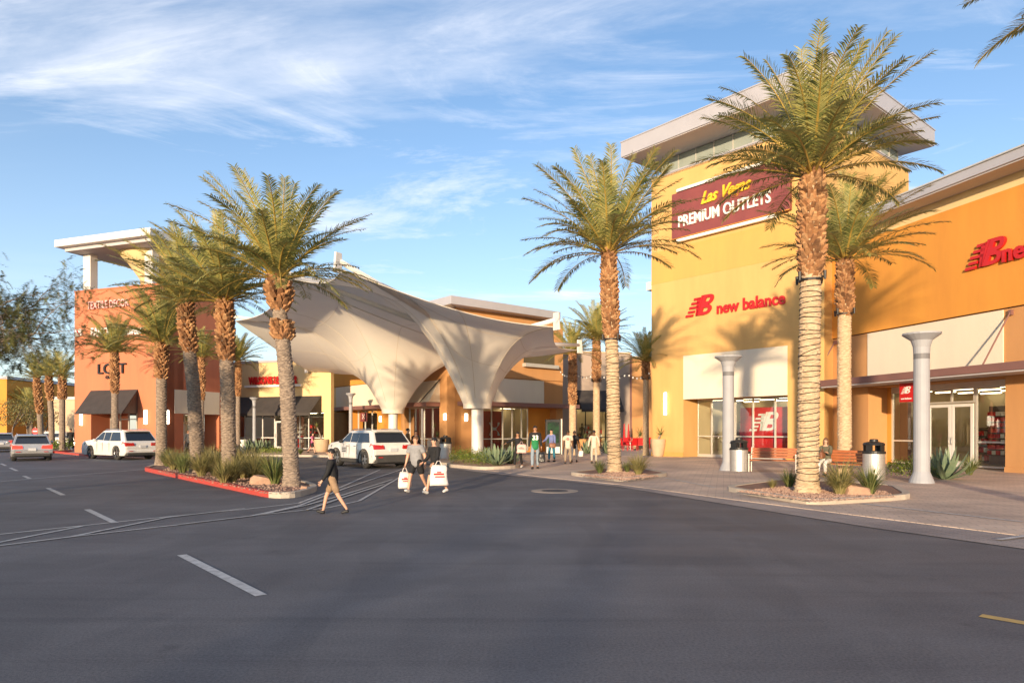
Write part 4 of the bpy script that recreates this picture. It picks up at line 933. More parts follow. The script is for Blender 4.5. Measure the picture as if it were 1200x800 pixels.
ag = agave(3).build('agave_plant', M['agave']); tag(ag, 'x', 'agave', 'agaves in the shop front beds')
for x_, y_, s_, z_, lb in ((582, 545, 1.5, .12, 'large pale agave at the foot of the shade canopy column'), (598, 543, 1.3, .12, 'smaller agave at the right end of the hedge bed'), (571, 542, 1.2, .12, 'agave half hidden behind the canopy column hedge'), (1107, 561, 1.7, .03, 'tall blue green agave beside the large white pillar'), (1097, 557, 1.2, .03, 'agave in the shadow of the large white pillar'),
                           (290, 529.5, 1.6, .03, 'agave beside the white bin at the pale shop'), (303, 530, 1.6, .03, 'agave right behind the thin white pillar'), (313, 529.6, 1.5, .03, 'agave in front of the pale shop door'), (688, 531, 1.5, .03, 'agave between the two walkway palms'), (712, 531, 1.6, .03, 'agave behind the light-wrapped palm trunk')):
    put(ag, x_, y_, z_, lb, s_)
def hedge(name, label, px, h, n, seed, lw=.05):
    W_ = [gp(*p) for p in px]; r = random.Random(seed); mb = MB(); xs = [p.x for p in W_]; ys = [p.y for p in W_]; k = 0
    def inside(x, y):
        c = False
        for i in range(len(W_)):
            a, b = W_[i], W_[i - 1]
            if (a.y > y) != (b.y > y) and x < (b.x - a.x) * (y - a.y) / (b.y - a.y) + a.x: c = not c
        return c
    while k < n:
        x, y = rv(r, min(xs), max(xs)), rv(r, min(ys), max(ys))
        if not inside(x, y): k += .2; continue
        k += 1; hh = h * (.45 + .9 * abs(noise.noise(Vector((x * 2, y * 2, seed))) + .35)) ; z = .1 + hh * r.random() ** .5
        d = Vector((rv(r, -1, 1), rv(r, -1, 1), rv(r, .1, 1))).normalized(); t = d.cross(Vector((rv(r, -1, 1), rv(r, -1, 1), 0.2))).normalized(); l = lw * rv(r, .7, 1.5); c = Vector((x, y, z))
        mb.add([c, c + d * l * .5 + t * l * .3, c + d * l, c + d * l * .5 - t * l * .3], [(0, 1, 2, 3)])
    o = mb.build(name, M['shrub']); return tag(o, label, 'hedge', kind=None)
hedge('low_hedge', 'bright low green hedge around the shade canopy column foot', [(528, 547), (562, 550), (590, 548), (585, 541), (545, 539), (526, 543)], .55, 5200, 3)
hedge('low_hedge', 'trailing green shrub around the base of the large white pillar', [(1038, 561), (1060, 566), (1118, 562), (1115, 552), (1060, 550), (1042, 553)], .4, 4200, 5)
hedge('low_hedge', 'small ragged green patch in front of the pale yellow shop', [(302, 534), (345, 534), (345, 530), (308, 530)], .3, 900, 6, .09)
hedge('low_hedge', 'dark shrubs beneath the three tall palms at the street', [(58, 530), (86, 529), (84, 525), (60, 526)], .8, 1500, 8, .12)
def rock(name, label, px, py, z, sx, sy, sz, rz, seed):
    r = random.Random(seed); mb = MB(); vs = []
    import bmesh
    bm = bmesh.new(); bmesh.ops.create_icosphere(bm, subdivisions=3, radius=1)
    for v in bm.verts:
        f = 1 + .35 * noise.noise(v.co * 1.1 + Vector((seed, 0, 0))); c = v.co * f
        c = Vector((max(-.8, min(.8, c.x)), max(-.8, min(.8, c.y)), max(-.7, min(.62, c.z)))); v.co = Vector((c.x * sx, c.y * sy, c.z * sz))
    me = bpy.data.meshes.new(name); bm.to_mesh(me); bm.free(); me.materials.append(M['rock']); o = bpy.data.objects.new(name, me); C.objects.link(o)
    p = gp(px, py); k = (H - z) / H; o.location = (p.x * k, p.y * k, z + sz * .4); o.rotation_euler = (.1, .15, rz); tag(o, label, 'rock')
rock('boulder', 'flat sandstone rock beside the nearest island palm', 306, 567, .12, .36, .22, .22, .3, 2)
rock('boulder', 'rounded pinkish rock between grass tufts in the bench planter', 1004, 579, .12, .36, .25, .20, .1, 5)
rock('boulder', 'little grey rock at the foot of the nearest island palm', 356, 573, .12, .10, .08, .08, .3, 9)

# ------------------------------------------------------------------ feathery tree at the left edge
def feather_tree(label, x, y, z0, seed, target, n_limb=9, R_=2.4, spray=1500):
    r = random.Random(seed); t = thing('mesquite_tree', label, 'tree', (x, y, 0))
    tr = MB(); tips = []
    base = Vector((0, 0, 0)); fork = Vector((.2, 0, z0 * .62)); tr.tube([base, Vector((.1, .05, z0 * .2)), fork], [.17, .14, .12], 10)
    def limb(p, d, L_l, rad, dep):
        pts = [p]; K = 6; dd = d.normalized()
        for i in range(K):
            dd = (dd + Vector((rv(r, -.28, .28), rv(r, -.28, .28), rv(r, -.22, .18)))).normalized(); pts.append(pts[-1] + dd * L_l / K)
        tr.tube(pts, [rad * (1 - .75 * i / K) for i in range(K + 1)], 6 if dep < 2 else 4, cap=False)
        if dep < 3:
            for i in range(2, K + 1):
                for _ in range(2 if dep else 2):
                    a = Vector((rv(r, -1, 1), rv(r, -1, 1), rv(r, -.6, .8))); limb(pts[i], (dd + a * 1.0), L_l * rv(r, .35, .55), rad * .45 * (1 - .1 * i), dep + 1)
        else: tips.extend(pts[1:])
    for i in range(n_limb):
        a = i * 2.4; d = Vector((math.cos(a), math.sin(a) * .8, rv(r, .05, 1.3))); limb(fork, d, R_ * rv(r, .8, 1.15), .07, 0)
    tr.build('trunk', M['bark_grey'], t, smooth=True)
    cr = MB(); r.shuffle(tips)
    for p in tips[:spray]:
        d = Vector((rv(r, -1, 1), rv(r, -1, 1), rv(r, -1, .4))).normalized(); s = d.cross(Vector((0, 0, 1))).normalized(); L_s = rv(r, .12, .28); K = 9
        for k in range(K):
            q = p + d * L_s * k / K + Vector((0, 0, -.05 * (k / K) ** 2))
            for sg in (-1, 1):
                l = .065 * rv(r, .7, 1.2); e = q + (s * sg + d * .5 + Vector((0, 0, rv(r, -.3, .3)))).normalized() * l; ww = d * .008
                cr.add([q - ww, e, q + ww], [(0, 1, 2)])
    cr.build('crown', M['mesq'], t)
M['mesq'] = mat('feathery_leaf', (.07, .10, .03), .6, var=(.22, .20, .06), vscale=1.0, island=[(.05, .09, .03), (.24, .22, .07)], trans=.2)
feather_tree('dark feathery mesquite tree reaching in over the street at the left edge', -13.3, 15.5, 5.2, 12, None, n_limb=13, R_=2.25, spray=8000)
def small_tree(label, px, Y, h, R_, seed, n=1600, m='mesq'):
    r = random.Random(seed); p = atY(px, Y); t = thing('shrub_tree', label, 'tree', (p.x, p.y, 0)); tr = MB()
    for i in range(4):
        a = rv(r, 0, 6.28); tr.tube([(0, 0, 0), (math.cos(a) * .1, math.sin(a) * .1, h * .4), (math.cos(a) * R_ * .5, math.sin(a) * R_ * .5, h * .75)], [.08, .06, .02], 6)
    tr.build('trunk', M['bark_grey'], t); c = MB()
    for i in range(n):
        d = Vector((rv(r, -1, 1), rv(r, -1, 1), rv(r, -1, 1))); 
        if d.length > 1: continue
        q = Vector((d.x * R_, d.y * R_, h * .72 + d.z * h * .3)); q += Vector((noise.noise(q * 1.5), noise.noise(q * 1.7 + Vector((5, 0, 0))), 0)) * .5; t1 = Vector((rv(r, -1, 1), rv(r, -1, 1), rv(r, -1, 1))).normalized() * .14; t2 = t1.cross(Vector((.3, .5, 1))).normalized() * .05
        c.add([q - t1, q + t2, q + t1, q - t2], [(0, 1, 2, 3)])
    c.build('crown', M[m], t)
small_tree('olive coloured street tree behind the silver wagon', 14, 66, 4.6, 2.2, 2, 2200, 'grass_a'); small_tree('thin olive street tree just left of the no entry sign', 33, 68, 4.8, 1.6, 3, 1500, 'grass_a')
small_tree('pale olive street tree seen through the palm trunks', 52, 70, 4.0, 1.3, 4, 1200, 'grass_a')

def pebbles(label, px, n, seed, z=.125):
    W_ = [gp(*p) * ((H - z) / H) for p in px]; cn_ = sum(W_, Vector((0, 0, 0))) / len(W_); W_ = [cn_ + (p - cn_) * .9 for p in W_]; r = random.Random(seed); mb = MB(); xs = [p.x for p in W_]; ys = [p.y for p in W_]; k = 0
    while k < n:
        x, y = rv(r, min(xs), max(xs)), rv(r, min(ys), max(ys)); c = False; k += 1
        for i in range(len(W_)):
            a, b = W_[i], W_[i - 1]
            if (a.y > y) != (b.y > y) and x < (b.x - a.x) * (y - a.y) / (b.y - a.y) + a.x: c = not c
        if not c: continue
        q = r.uniform(.012, .035); s_ = [Vector((x, y, z)) + Vector(v) * q * r.uniform(.7, 1.3) for v in ((1, 0, 0), (0, 1, 0), (-1, 0, 0), (0, -1, 0), (0, 0, .8))]
        mb.add(s_, [(0, 1, 4), (1, 2, 4), (2, 3, 4), (3, 0, 4)])
    tag(mb.build('gravel', M['pebble']), label, 'gravel', kind='stuff')
M['pebble'] = mat('pebble', (.30, .17, .12), .9, var=(.52, .34, .25), vscale=20, island=[(.22, .13, .10), (.55, .38, .28), (.38, .24, .18)])
pebbles('reddish gravel in the bench planter around the thick palm', [(852, 575.5), (951, 589), (1062, 583), (1045, 575), (922, 568)], 6500, 1)
pebbles('reddish gravel in the small planter of the walkway palm', [(672, 557), (731, 563.5), (778, 558), (735, 551)], 3500, 2)
pebbles('tan gravel between the grass tufts of the red kerbed island', [(176, 551.5), (318, 581), (348, 580), (368, 574), (355, 569), (195, 546)], 8000, 3)
# ------------------------------------------------------------------ tensile shade canopy
M['membrane'] = mat('canopy_membrane', (.85, .78, .67), .75, var=(.79, .72, .62), vscale=.35, bump=.05, bscale=200, trans=.22)
M['seam'] = mat('canopy_seam', (.60, .50, .38), .8)
K1 = Vector((-8.0, 46.0, 0)); K2 = Vector((-1.8, 35.6, 0))
def cpt(px, py, Y): p = atY(px, Y); p.z = zY(py, Y); return p
cA = cpt(276, 376, 45.2); cB = cpt(337, 325, 35.3); cC = cpt(401, 316, 26.6); cD = cpt(648, 383, 30.8); cE = cpt(676, 410, 40.5); cG = Vector((-1.1, 44.0, 6.3)); cF = cpt(361, 434, 53.5); cI = Vector((-9, 56, 6.3))
def membrane(root, K, corners, shared, p=3.3, z0=2.86, r0=.70):
    mb = MB(); NE, NR = 14, 22; bd = []; nc = len(corners); cs = []
    for i in range(nc):
        a, b = corners[i], corners[(i + 1) % nc]
        cs.append(len(bd))
        for k in range(NE):
            t = k / NE; q = a.lerp(b, t); s_ = 4 * t * (1 - t); L_e = (b - a).length
            inn = Vector((K.x, K.y, 0)) - Vector((q.x, q.y, 0)); q = q + inn.normalized() * s_ * (0 if {i, (i + 1) % nc} == shared else min(L_e * .05, .6)); q.z -= s_ * (.25 if {i, (i + 1) % nc} == shared else min(L_e * .035, .40)); bd.append(q)
    n = len(bd)
    for j in range(NR + 1):
        s = (j / NR) ** 1.15
        for q in bd:
            d = Vector((q.x - K.x, q.y - K.y)); a = math.atan2(d.y, d.x); c = Vector((K.x + math.cos(a) * r0, K.y + math.sin(a) * r0))
            f = 1 - (1 - s) ** p
            mb.v.append((c.x + (q.x - c.x) * s, c.y + (q.y - c.y) * s, z0 + (q.z - z0) * f))
    for j in range(NR):
        for i in range(n): mb.f.append((j * n + i, j * n + (i + 1) % n, (j + 1) * n + (i + 1) % n, (j + 1) * n + i)); mb.m.append(0)
    m_ = mb.build('membrane', M['membrane'], root, smooth=True)
    sm = MB()
    for i in range(0, n, 7):
        sm.tube([Vector(mb.v[j * n + i]) for j in range(1, NR + 1)], .012, 4, cap=False)
    for fr in (.30, .62):
        j = int(NR * fr); sm.tube([Vector(mb.v[j * n + i]) for i in range(n)] + [Vector(mb.v[j * n])], .010, 4, cap=False)
    sm.build('seam', M['seam'], m_)
    ed = MB(); ed.tube([Vector(mb.v[NR * n + i]) for i in range(n)] + [Vector(mb.v[NR * n])], .022, 6, cap=False); ed.build('edge_cable', M['membrane'], m_)
    co = MB(); co.lathe([(r0 - .02, z0 - .14), (r0 + .03, z0 - .14), (r0 + .05, z0 + .12), (r0, z0 + .14)], 32, (K.x, K.y, 0), caps=False); co.build('collar_ring', M['membrane'], m_, smooth=False)
def shade(label, K, corners, arms, shared, zk=6.1):
    root = thing('shade_canopy', label, 'shade canopy', (K.x, K.y, 0), world=True, group='tulip shaped fabric shade canopies')
    c = MB(); c.lathe([(.42, 0), (.42, .05), (.31, .06), (.31, zk + .3), (.36, zk + .35), (.36, zk + .5)], 28, (K.x, K.y, 0)); c.build('column', M['white_metal'], root, smooth=False)
    membrane(root, K, corners, shared)
    for q in arms:
        d = Vector((q.x - K.x, q.y - K.y, 0)).normalized(); e = q + Vector((0, 0, .30)) + d * .15; s = Vector((K.x, K.y, zk)); mid = s.lerp(e, .55) + Vector((0, 0, .02))
        b = MB(); b.tube([s, mid, e], [.17, .14, .10], 10); ar = b.build('arm', M['white_metal'], root, smooth=True)
        t = Vector((-d.y, d.x, 0)) * .05; u = Vector((0, 0, 1)); pl_ = MB(); o = q + d * .05
        pl_.hexa([o - t - u * .18, o + t - u * .18, o + t + d * .42 - u * .18, o - t + d * .42 - u * .18, o - t + u * .62, o + t + u * .62, o + t + d * .34 + u * .62, o - t + d * .34 + u * .62])
        pl_.build('bracket_plate', M['white_metal'], ar, bevel=.02)
    return root
shade('nearer cream fabric canopy funnelling down to the column behind the hedge', K2, [cB, cC, cD, cE, cG], [cB, cC, cD, cE], {0, 4})
shade('farther cream fabric canopy whose column stands behind the parked white car', K1, [cA, cB + Vector((-.02, .05, -.02)), cG, cI, cF], [cA, cF], {1, 2}, 7.6)

# ------------------------------------------------------------------ pillars
M['pillar'] = mat('grey_white_pillar_paint', (.36, .37, .40), .6, var=(.32, .33, .36), vscale=1.5)
M['soffit_dark'] = mat('grey_band', (.16, .16, .17), .6)
def pillar(h, r, cap, n=20):
    t = thing('light_pillar', 'x', 'pillar', group='white pillars with flared capitals')
    mb = MB(); mb.lathe([(r * 1.55, 0), (r * 1.5, .05), (r * 1.1, .28), (r, .34), (r * .96, h - .78)], n); mb.build('shaft', M['pillar'], t, smooth=False)
    mb = MB(); mb.lathe([(r * .97, h - .78), (r * .97, h - .62)], n); mb.build('neck_band', M['soffit_dark'], t)
    mb = MB(); mb.lathe([(r * .98, h - .62), (r * 1.02, h - .42), (r * 1.3, h - .22), (cap * .97, h - .06), (cap, h - .05), (cap, h), (cap * .2, h + .01)], n); mb.build('capital', M['pillar'], t)
    return t
pb = pillar(4.5, .225, .52)
def putthing(o, px, py, z, lab, rz=0, s=1.0):
    q = gp(px, py); k = (H - z) / H; return place(o, ST, (q.x * k, q.y * k, z), rz, lab, s)
putthing(pb, 1080, 565.5, .02, 'large white pillar in front of the glass double doors of the orange wing')
putthing(pb, 853.5, 551, .02, 'white pillar in front of the yellow tower shop window')
ps = pillar(4.0, .125, .33)
putthing(ps, 298, 529, .02, 'thin white pillar in front of the pale yellow leather shop')
putthing(ps, 411, 529, .02, 'thin white pillar standing behind the white car by the orange shop front', s=1.08)

# ------------------------------------------------------------------ litter bins
def bin_(h=.86, r=.33):
    t = thing('litter_bin', 'x', 'litter bin', group='steel litter bins with black lids')
    mb = MB(); mb.lathe([(r * .97, 0), (r, .02), (r, h), (r * .95, h)], 28); mb.build('body', M['steel'], t, smooth=False)
    mb = MB(); mb.lathe([(r * 1.04, h - .03), (r * 1.06, h), (r * 1.04, h + .05), (r * .92, h + .06)], 28); mb.build('rim', M['black'], t)
    l = MB(); l.lathe([(r * .98, h + .24), (r * 1.0, h + .27), (r * .9, h + .32), (r * .4, h + .36), (r * .38, h + .42), (r * .3, h + .44)], 28); ld = l.build('lid', M['black'], t)
    for k in range(4):
        a = k * PI / 2 + .6; p = MB(); c, s = math.cos(a), math.sin(a); tt = Vector((-s, c, 0)) * .10; o = Vector((c, s, 0)) * r * .9
        p.hexa([o - tt + Vector((0, 0, h)), o + tt + Vector((0, 0, h)), o * .85 + tt + Vector((0, 0, h)), o * .85 - tt + Vector((0, 0, h)), o - tt + Vector((0, 0, h + .26)), o + tt + Vector((0, 0, h + .26)), o * .85 + tt + Vector((0, 0, h + .26)), o * .85 - tt + Vector((0, 0, h + .26))]); p.build('lid_post', M['black'], ld)
    return t
bn_ = bin_()
putthing(bn_, 866, 552, .02, 'steel litter bin with black lid right beside the tower pillar')
putthing(bn_, 1024, 561.5, .02, 'largest looking pale steel litter bin, right of the seated woman')
putthing(bn_, 522, 537, .02, 'steel litter bin at the corner of the tan shop by the hedge')
t = thing('planter_tub', 'small round white tub at the left of the thin pillar', 'pot', gp(284, 530)); mb = MB(); mb.lathe([(.36, 0), (.38, .05), (.38, .92), (.33, .93), (.31, .88)], 24); mb.build('tub', M['white_metal'], t); mb = MB(); mb.lathe([(.37, .55), (.385, .56), (.385, .6), (.37, .61)], 24, caps=False); mb.build('band', M['alu'], t)

# ------------------------------------------------------------------ benches
def bench():
    t = thing('park_bench', 'x', 'bench', group='wooden benches on the pavement')
    L_b = 1.75
    mb = MB()
    for i in range(5): mb.box(-L_b / 2, L_b / 2, -.26 + i * .095, -.26 + i * .095 + .08, .43, .465)
    mb.build('seat', M['wood'], t, bevel=.006)
    mb = MB()
    for i in range(4):
        z = .52 + i * .10; y = .235 + i * .025
        mb.hexa([(-L_b / 2, y, z), (L_b / 2, y, z), (L_b / 2, y + .03, z - .005), (-L_b / 2, y + .03, z - .005), (-L_b / 2, y + .02, z + .085), (L_b / 2, y + .02, z + .085), (L_b / 2, y + .05, z + .08), (-L_b / 2, y + .05, z + .08)])
    mb.build('backrest', M['wood'], t, bevel=.005)
    for x in (-L_b / 2 + .04, L_b / 2 - .04):
        f = MB(); f.tube([(x, -.26, 0), (x, -.26, .66)], .024, 8); f.tube([(x, -.28, .665), (x, .27, .665)], .026, 8); f.tube([(x, .20, 0), (x, .24, .45), (x, .33, .93)], .024, 8); f.tube([(x, -.26, .415), (x, .24, .415)], .02, 8)
        f.build('side_frame', M['alu'], t)
    return t
bc = bench(); rzb = math.atan2(T.n.y, T.n.x) + PI / 2
b1 = gp(906, 553.5); place(bc, ST, (b1.x, b1.y, .02), rzb + .35, 'empty wooden bench between the tower pillar and the thick palm')
b2p = Vector((11.05, 23.1, .02)); place(bc, ST, b2p, rzb + .1, 'wooden bench the long haired woman sits on')
putthing(bc, 250, 527.5, .02, 'distant wooden bench in front of the terracotta shop recess', rz=math.atan2(R2.n.y, R2.n.x) + PI / 2)

# ------------------------------------------------------------------ pots with plants
def yucca(root, h, leaves, L_a, seed, z0, bend=.15):
    r = random.Random(seed); tr = MB(); tr.tube([(0, 0, z0), (bend * .4, 0, z0 + h * .5), (bend, 0, z0 + h)], [.07, .055, .05], 8); tr.build('stem', M['bark_grey'], root)
    c = MB()
    for i in range(leaves):
        a = i * 2.4; e = math.radians(80 - 85 * i / leaves); o = Vector((math.cos(a), math.sin(a), 0)); t_ = Vector((-o.y, o.x, 0)); p = Vector((bend, 0, z0 + h)); vs = []
        for k in range(5):
            w_ = .028 * (1 - k / 4.2); vs += [p - t_ * w_, p + t_ * w_]; p = p + (o * math.cos(e) + Vector((0, 0, math.sin(e)))) * L_a / 4; e -= .22
        c.add(vs, [(2 * k, 2 * k + 1, 2 * k + 3, 2 * k + 2) for k in range(4)])
    c.build('leaves', M['grass_b'], root)
def pot(label, px, py, prof, h, leaves=28, L_a=.55, seed=1, bend=.15, m='pot'):
    q = gp(px, py); t = thing('potted_plant', label, 'potted plant', (q.x, q.y, .02), group='potted plants by the shops')
    mb = MB(); mb.lathe(prof + [(prof[-1][0] - .05, prof[-1][1]), (prof[-1][0] - .07, prof[-1][1] - .08)], 28); mb.build('pot', M[m], t, smooth=False)
    yucca(t, h, leaves, L_a, seed, prof[-1][1] - .1, bend); return t
tall = [(.28, 0), (.33, .1), (.42, .6), (.46, .98), (.44, 1.05)]
tub = [(.40, 0), (.48, .15), (.55, .5), (.56, .85), (.52, .92)]
pot('tall sand coloured vase planter with palm shoots at the left corner of the yellow tower', 771, 535, tall, .35, 22, .8, 3)
pot('round stone tub with a crooked yucca by the orange shop wall', 377, 529.5, tub, 1.0, 26, .55, 4, -.35)
pot('wide grey tub with green plant near the tan shop window', 510, 531.5, tub, .35, 24, .6, 5, m='kerb')
pot('round tub with bushy plant behind the parked white car', 441, 528, tub, .75, 40, .8, 6)
pot('terracotta tub with plant behind the walking pair near the black awning', 683, 529, tub, .2, 30, .6, 7, m='tan_orange')
pot('green palm tub among the red chairs', 748, 527, tub, .3, 44, 1.1, 8)

# ------------------------------------------------------------------ kiosk, signs, chairs
kq = gp(648, 532.5); kt = thing('directory_kiosk', 'black freestanding directory kiosk with lit green screen at the walkway mouth', 'kiosk', (kq.x, kq.y, .02), rz=math.atan2(-kq.y, -kq.x) + PI / 2 + .12)
mb = MB(); mb.box(-.5, .5, -.15, .15, 0, 2.3); mb.build('housing', M['black'], kt, bevel=.03)
mb = MB(); mb.box(.51, .60, -.16, .16, 0, 2.33); mb.build('side_panel', M['alu'], kt, bevel=.02)
M['screen'] = mat('kiosk_screen', (.008, .010, .009), .2, var=(.012, .06, .02), vscale=3.4, detail=2)
mb = MB(); mb.box(-.38, .38, -.165, -.152, .75, 2.12); mb.build('screen', M['screen'], kt)
mb = MB(); mb.box(-.44, .44, -.163, -.152, .08, .5); mb.build('lower_panel', M['white_metal'], kt)
sg = thing('no_entry_sign', 'round red no entry sign on a thin post behind the silver wagon', 'traffic sign', atY(41.5, 60)); mb = MB(); mb.tube([(0, 0, 0), (0, 0, 1.9)], .03, 8); mb.build('post', M['alu'], sg)
mb = MB(); zc_ = zY(505, 60); mb.v = []; K_ = 24
mb.poly_ext([(.29 * math.cos(2 * PI * i / K_), -.04, zc_ + .29 * math.sin(2 * PI * i / K_)) for i in range(K_)], (0, .02, 0)); mb.build('disc', M['red_sign'], sg)
mb = MB(); mb.box(-.19, .19, -.05, -.041, zc_ - .045, zc_ + .045); mb.build('bar', M['white_sign'], sg)
def red_chair():
    t = thing('red_chair', 'x', 'chair', group='red outdoor chairs in the walkway')
    mb = MB(); mb.box(-.26, .26, -.26, .24, .42, .46); mb.build('seat', M['red_sign'], t, bevel=.01)
    mb = MB(); mb.hexa([(-.26, .24, .46), (.26, .24, .46), (.26, .27, .46), (-.26, .27, .46), (-.24, .36, 1.0), (.24, .36, 1.0), (.24, .39, 1.0), (-.24, .39, 1.0)]); mb.build('backrest', M['red_sign'], t, bevel=.01)
    for x in (-.23, .23):
        for y in (-.22, .22): mb = MB(); mb.tube([(x, y, .43), (x * 1.08, y * 1.1, 0)], .018, 6); mb.build('leg', M['red_sign'], t)
    for x in (-.27, .27): mb = MB(); mb.box(x - .02, x + .02, -.24, .26, .64, .67); mb.build('armrest', M['red_sign'], t)
    return t
rc = red_chair()
for px_, py_, rz_, lb in ((730, 528, 2.2, 'red chair just right of the light-wrapped palm trunk'), (736, 527, .4, 'second red chair from the light-wrapped palm trunk'), (741, 528.2, 3.6, 'red chair left of the palm tub in the walkway'), (745, 526.4, 1.0, 'red chair behind the palm tub in the walkway'), (751, 528, 2.8, 'red chair right beside the seated person in white'), (733, 526.3, 5.0, 'rearmost red chair near the downpipe')):
    putthing(rc, px_, py_, .02, lb, rz_)
t = thing('cafe_table', 'small red topped table among the red chairs', 'table', gp(738.5, 527.4)); mb = MB(); mb.lathe([(.35, .70), (.35, .74), (.3, .745)], 20); mb.build('tabletop', M['red_sign'], t); mb = MB(); mb.lathe([(.22, 0), (.2, .03), (.03, .05), (.03, .7)], 12); mb.build('stem', M['alu'], t)
def closed_umbrella(px, py, lb):
    q = gp(px, py); t = thing('closed_umbrella', lb, 'umbrella', (q.x, q.y, 0), group='closed red umbrellas')
    mb = MB(); mb.tube([(0, 0, 0), (0, 0, 2.1)], .025, 6); mb.lathe([(.25, 0), (.25, .06), (.05, .08)], 14); mb.build('pole', M['alu'], t); mb = MB(); mb.lathe([(.09, .85), (.11, .9), (.07, 1.6), (.03, 2.15)], 10); mb.build('folded_cloth', M['red_sign'], t)
closed_umbrella(731.5, 527, 'closed red umbrella nearest the light-wrapped palm'); closed_umbrella(736.5, 526.4, 'closed red umbrella in front of the downpipe')
# string lights
sl = thing('string_lights', 'string of small bulbs sagging between the walkway palms and the tower', 'string lights', atY(700, 44))
mb = MB(); bb = MB(); o_ = sl.location
ends = [(656, 433, 50), (671, 434, 44), (699, 436, 44.5), (735, 437, 44), (763, 434, 42.5)]
for (a, b, Ya), (c, d, Yb) in zip(ends, ends[1:]):
    p, q = cpt(a, b, Ya), cpt(c, d, Yb); pts = []
    for i in range(13):
        t_ = i / 12; v = p.lerp(q, t_); v.z -= 4 * t_ * (1 - t_) * .35; pts.append(v - o_)
        if i % 2: bb.ell(v - o_ - Vector((0, 0, .07)), (.05, .05, .07), 6, 4)
    mb.tube(pts, .012, 4, cap=False)
mb.build('cable', M['wire'], sl); tag(bb.build('bulbs', M['white_sign'], sl), kind='stuff')
# mannequins in windows
def mannequin(px, Y, h, lb, rz=0):
    p = atY(px, Y); mb = MB(); k = h / 1.8
    mb.tube([(0, 0, .02), (0, 0, .06)], [.2, .2], 12); mb.tube([(.08, 0, .05), (.09, 0, .5 * 1), (.08, .02, .9)], [.045, .06, .09], 8); mb.tube([(-.09, 0, .05), (-.1, 0, .5), (-.08, .02, .9)], [.045, .06, .09], 8)
    mb.tube([(0, 0, .85), (0, 0, 1.05), (0, 0, 1.3), (0, 0, 1.46), (0, 0, 1.56)], [.15, .12, .17, .13, .05], 10, flat=.65); mb.ell((0, 0, 1.68), (.08, .095, .12)); mb.tube([(.17, 0, 1.42), (.24, .02, 1.15), (.16, -.12, .98)], [.05, .04, .03], 7); mb.tube([(-.17, 0, 1.42), (-.23, -.05, 1.18), (-.1, -.2, 1.25)], [.05, .04, .03], 7)
    mb.v = [(a * k, b * k, c * k) for a, b, c in mb.v]; o = mb.build('mannequin', M['black'], smooth=True); o.location = (p.x, p.y, .3 if False else .35); o.rotation_euler = (0, 0, rz); tag(o, lb, 'mannequin', 'mannequins in shop windows')
mannequin(682, GW.P(GW.at(682), -1.0, 0).y, 1.9, 'dark mannequin in the yellow lit window under the black awning', .3)
mannequin(293, LF.P(LF.at(293), -1.0, 0).y, 1.75, 'mannequin at the far left of the leather shop window'); mannequin(362, LF.P(LF.at(362), -1.0, 0).y, 1.75, 'left mannequin of the pair beside the orange wall in the leather shop'); mannequin(367, LF.P(LF.at(367), -1.1, 0).y, 1.8, 'right mannequin of the pair beside the orange wall in the leather shop')
mb = MB(); mb.fbox(LS, .1, .9, .001 if LS.n.dot(U) > 0 else -.5, .5 if LS.n.dot(U) > 0 else -.001, 10.3, 10.8); mb.build('side_ledge', M['white_metal'], tower)

def lamp_post(x, y, h, lb):
    t = thing('street_lamp', lb, 'street lamp', (x, y, 0), group='parking lot light posts'); mb = MB(); mb.lathe([(.3, 0), (.3, .6), (.12, .62), (.09, h)], 16); mb.build('post', M['dark_metal'], t)
    mb = MB(); mb.box(-.6, .6, -.16, .16, h, h + .14); mb.build('lamp_head', M['dark_metal'], t)
lamp_post(-11.6, -31, 8.5, 'parking lot light post casting the left long shadow on the asphalt'); lamp_post(-8.3, -27, 8.5, 'parking lot light post casting the right long shadow on the asphalt')
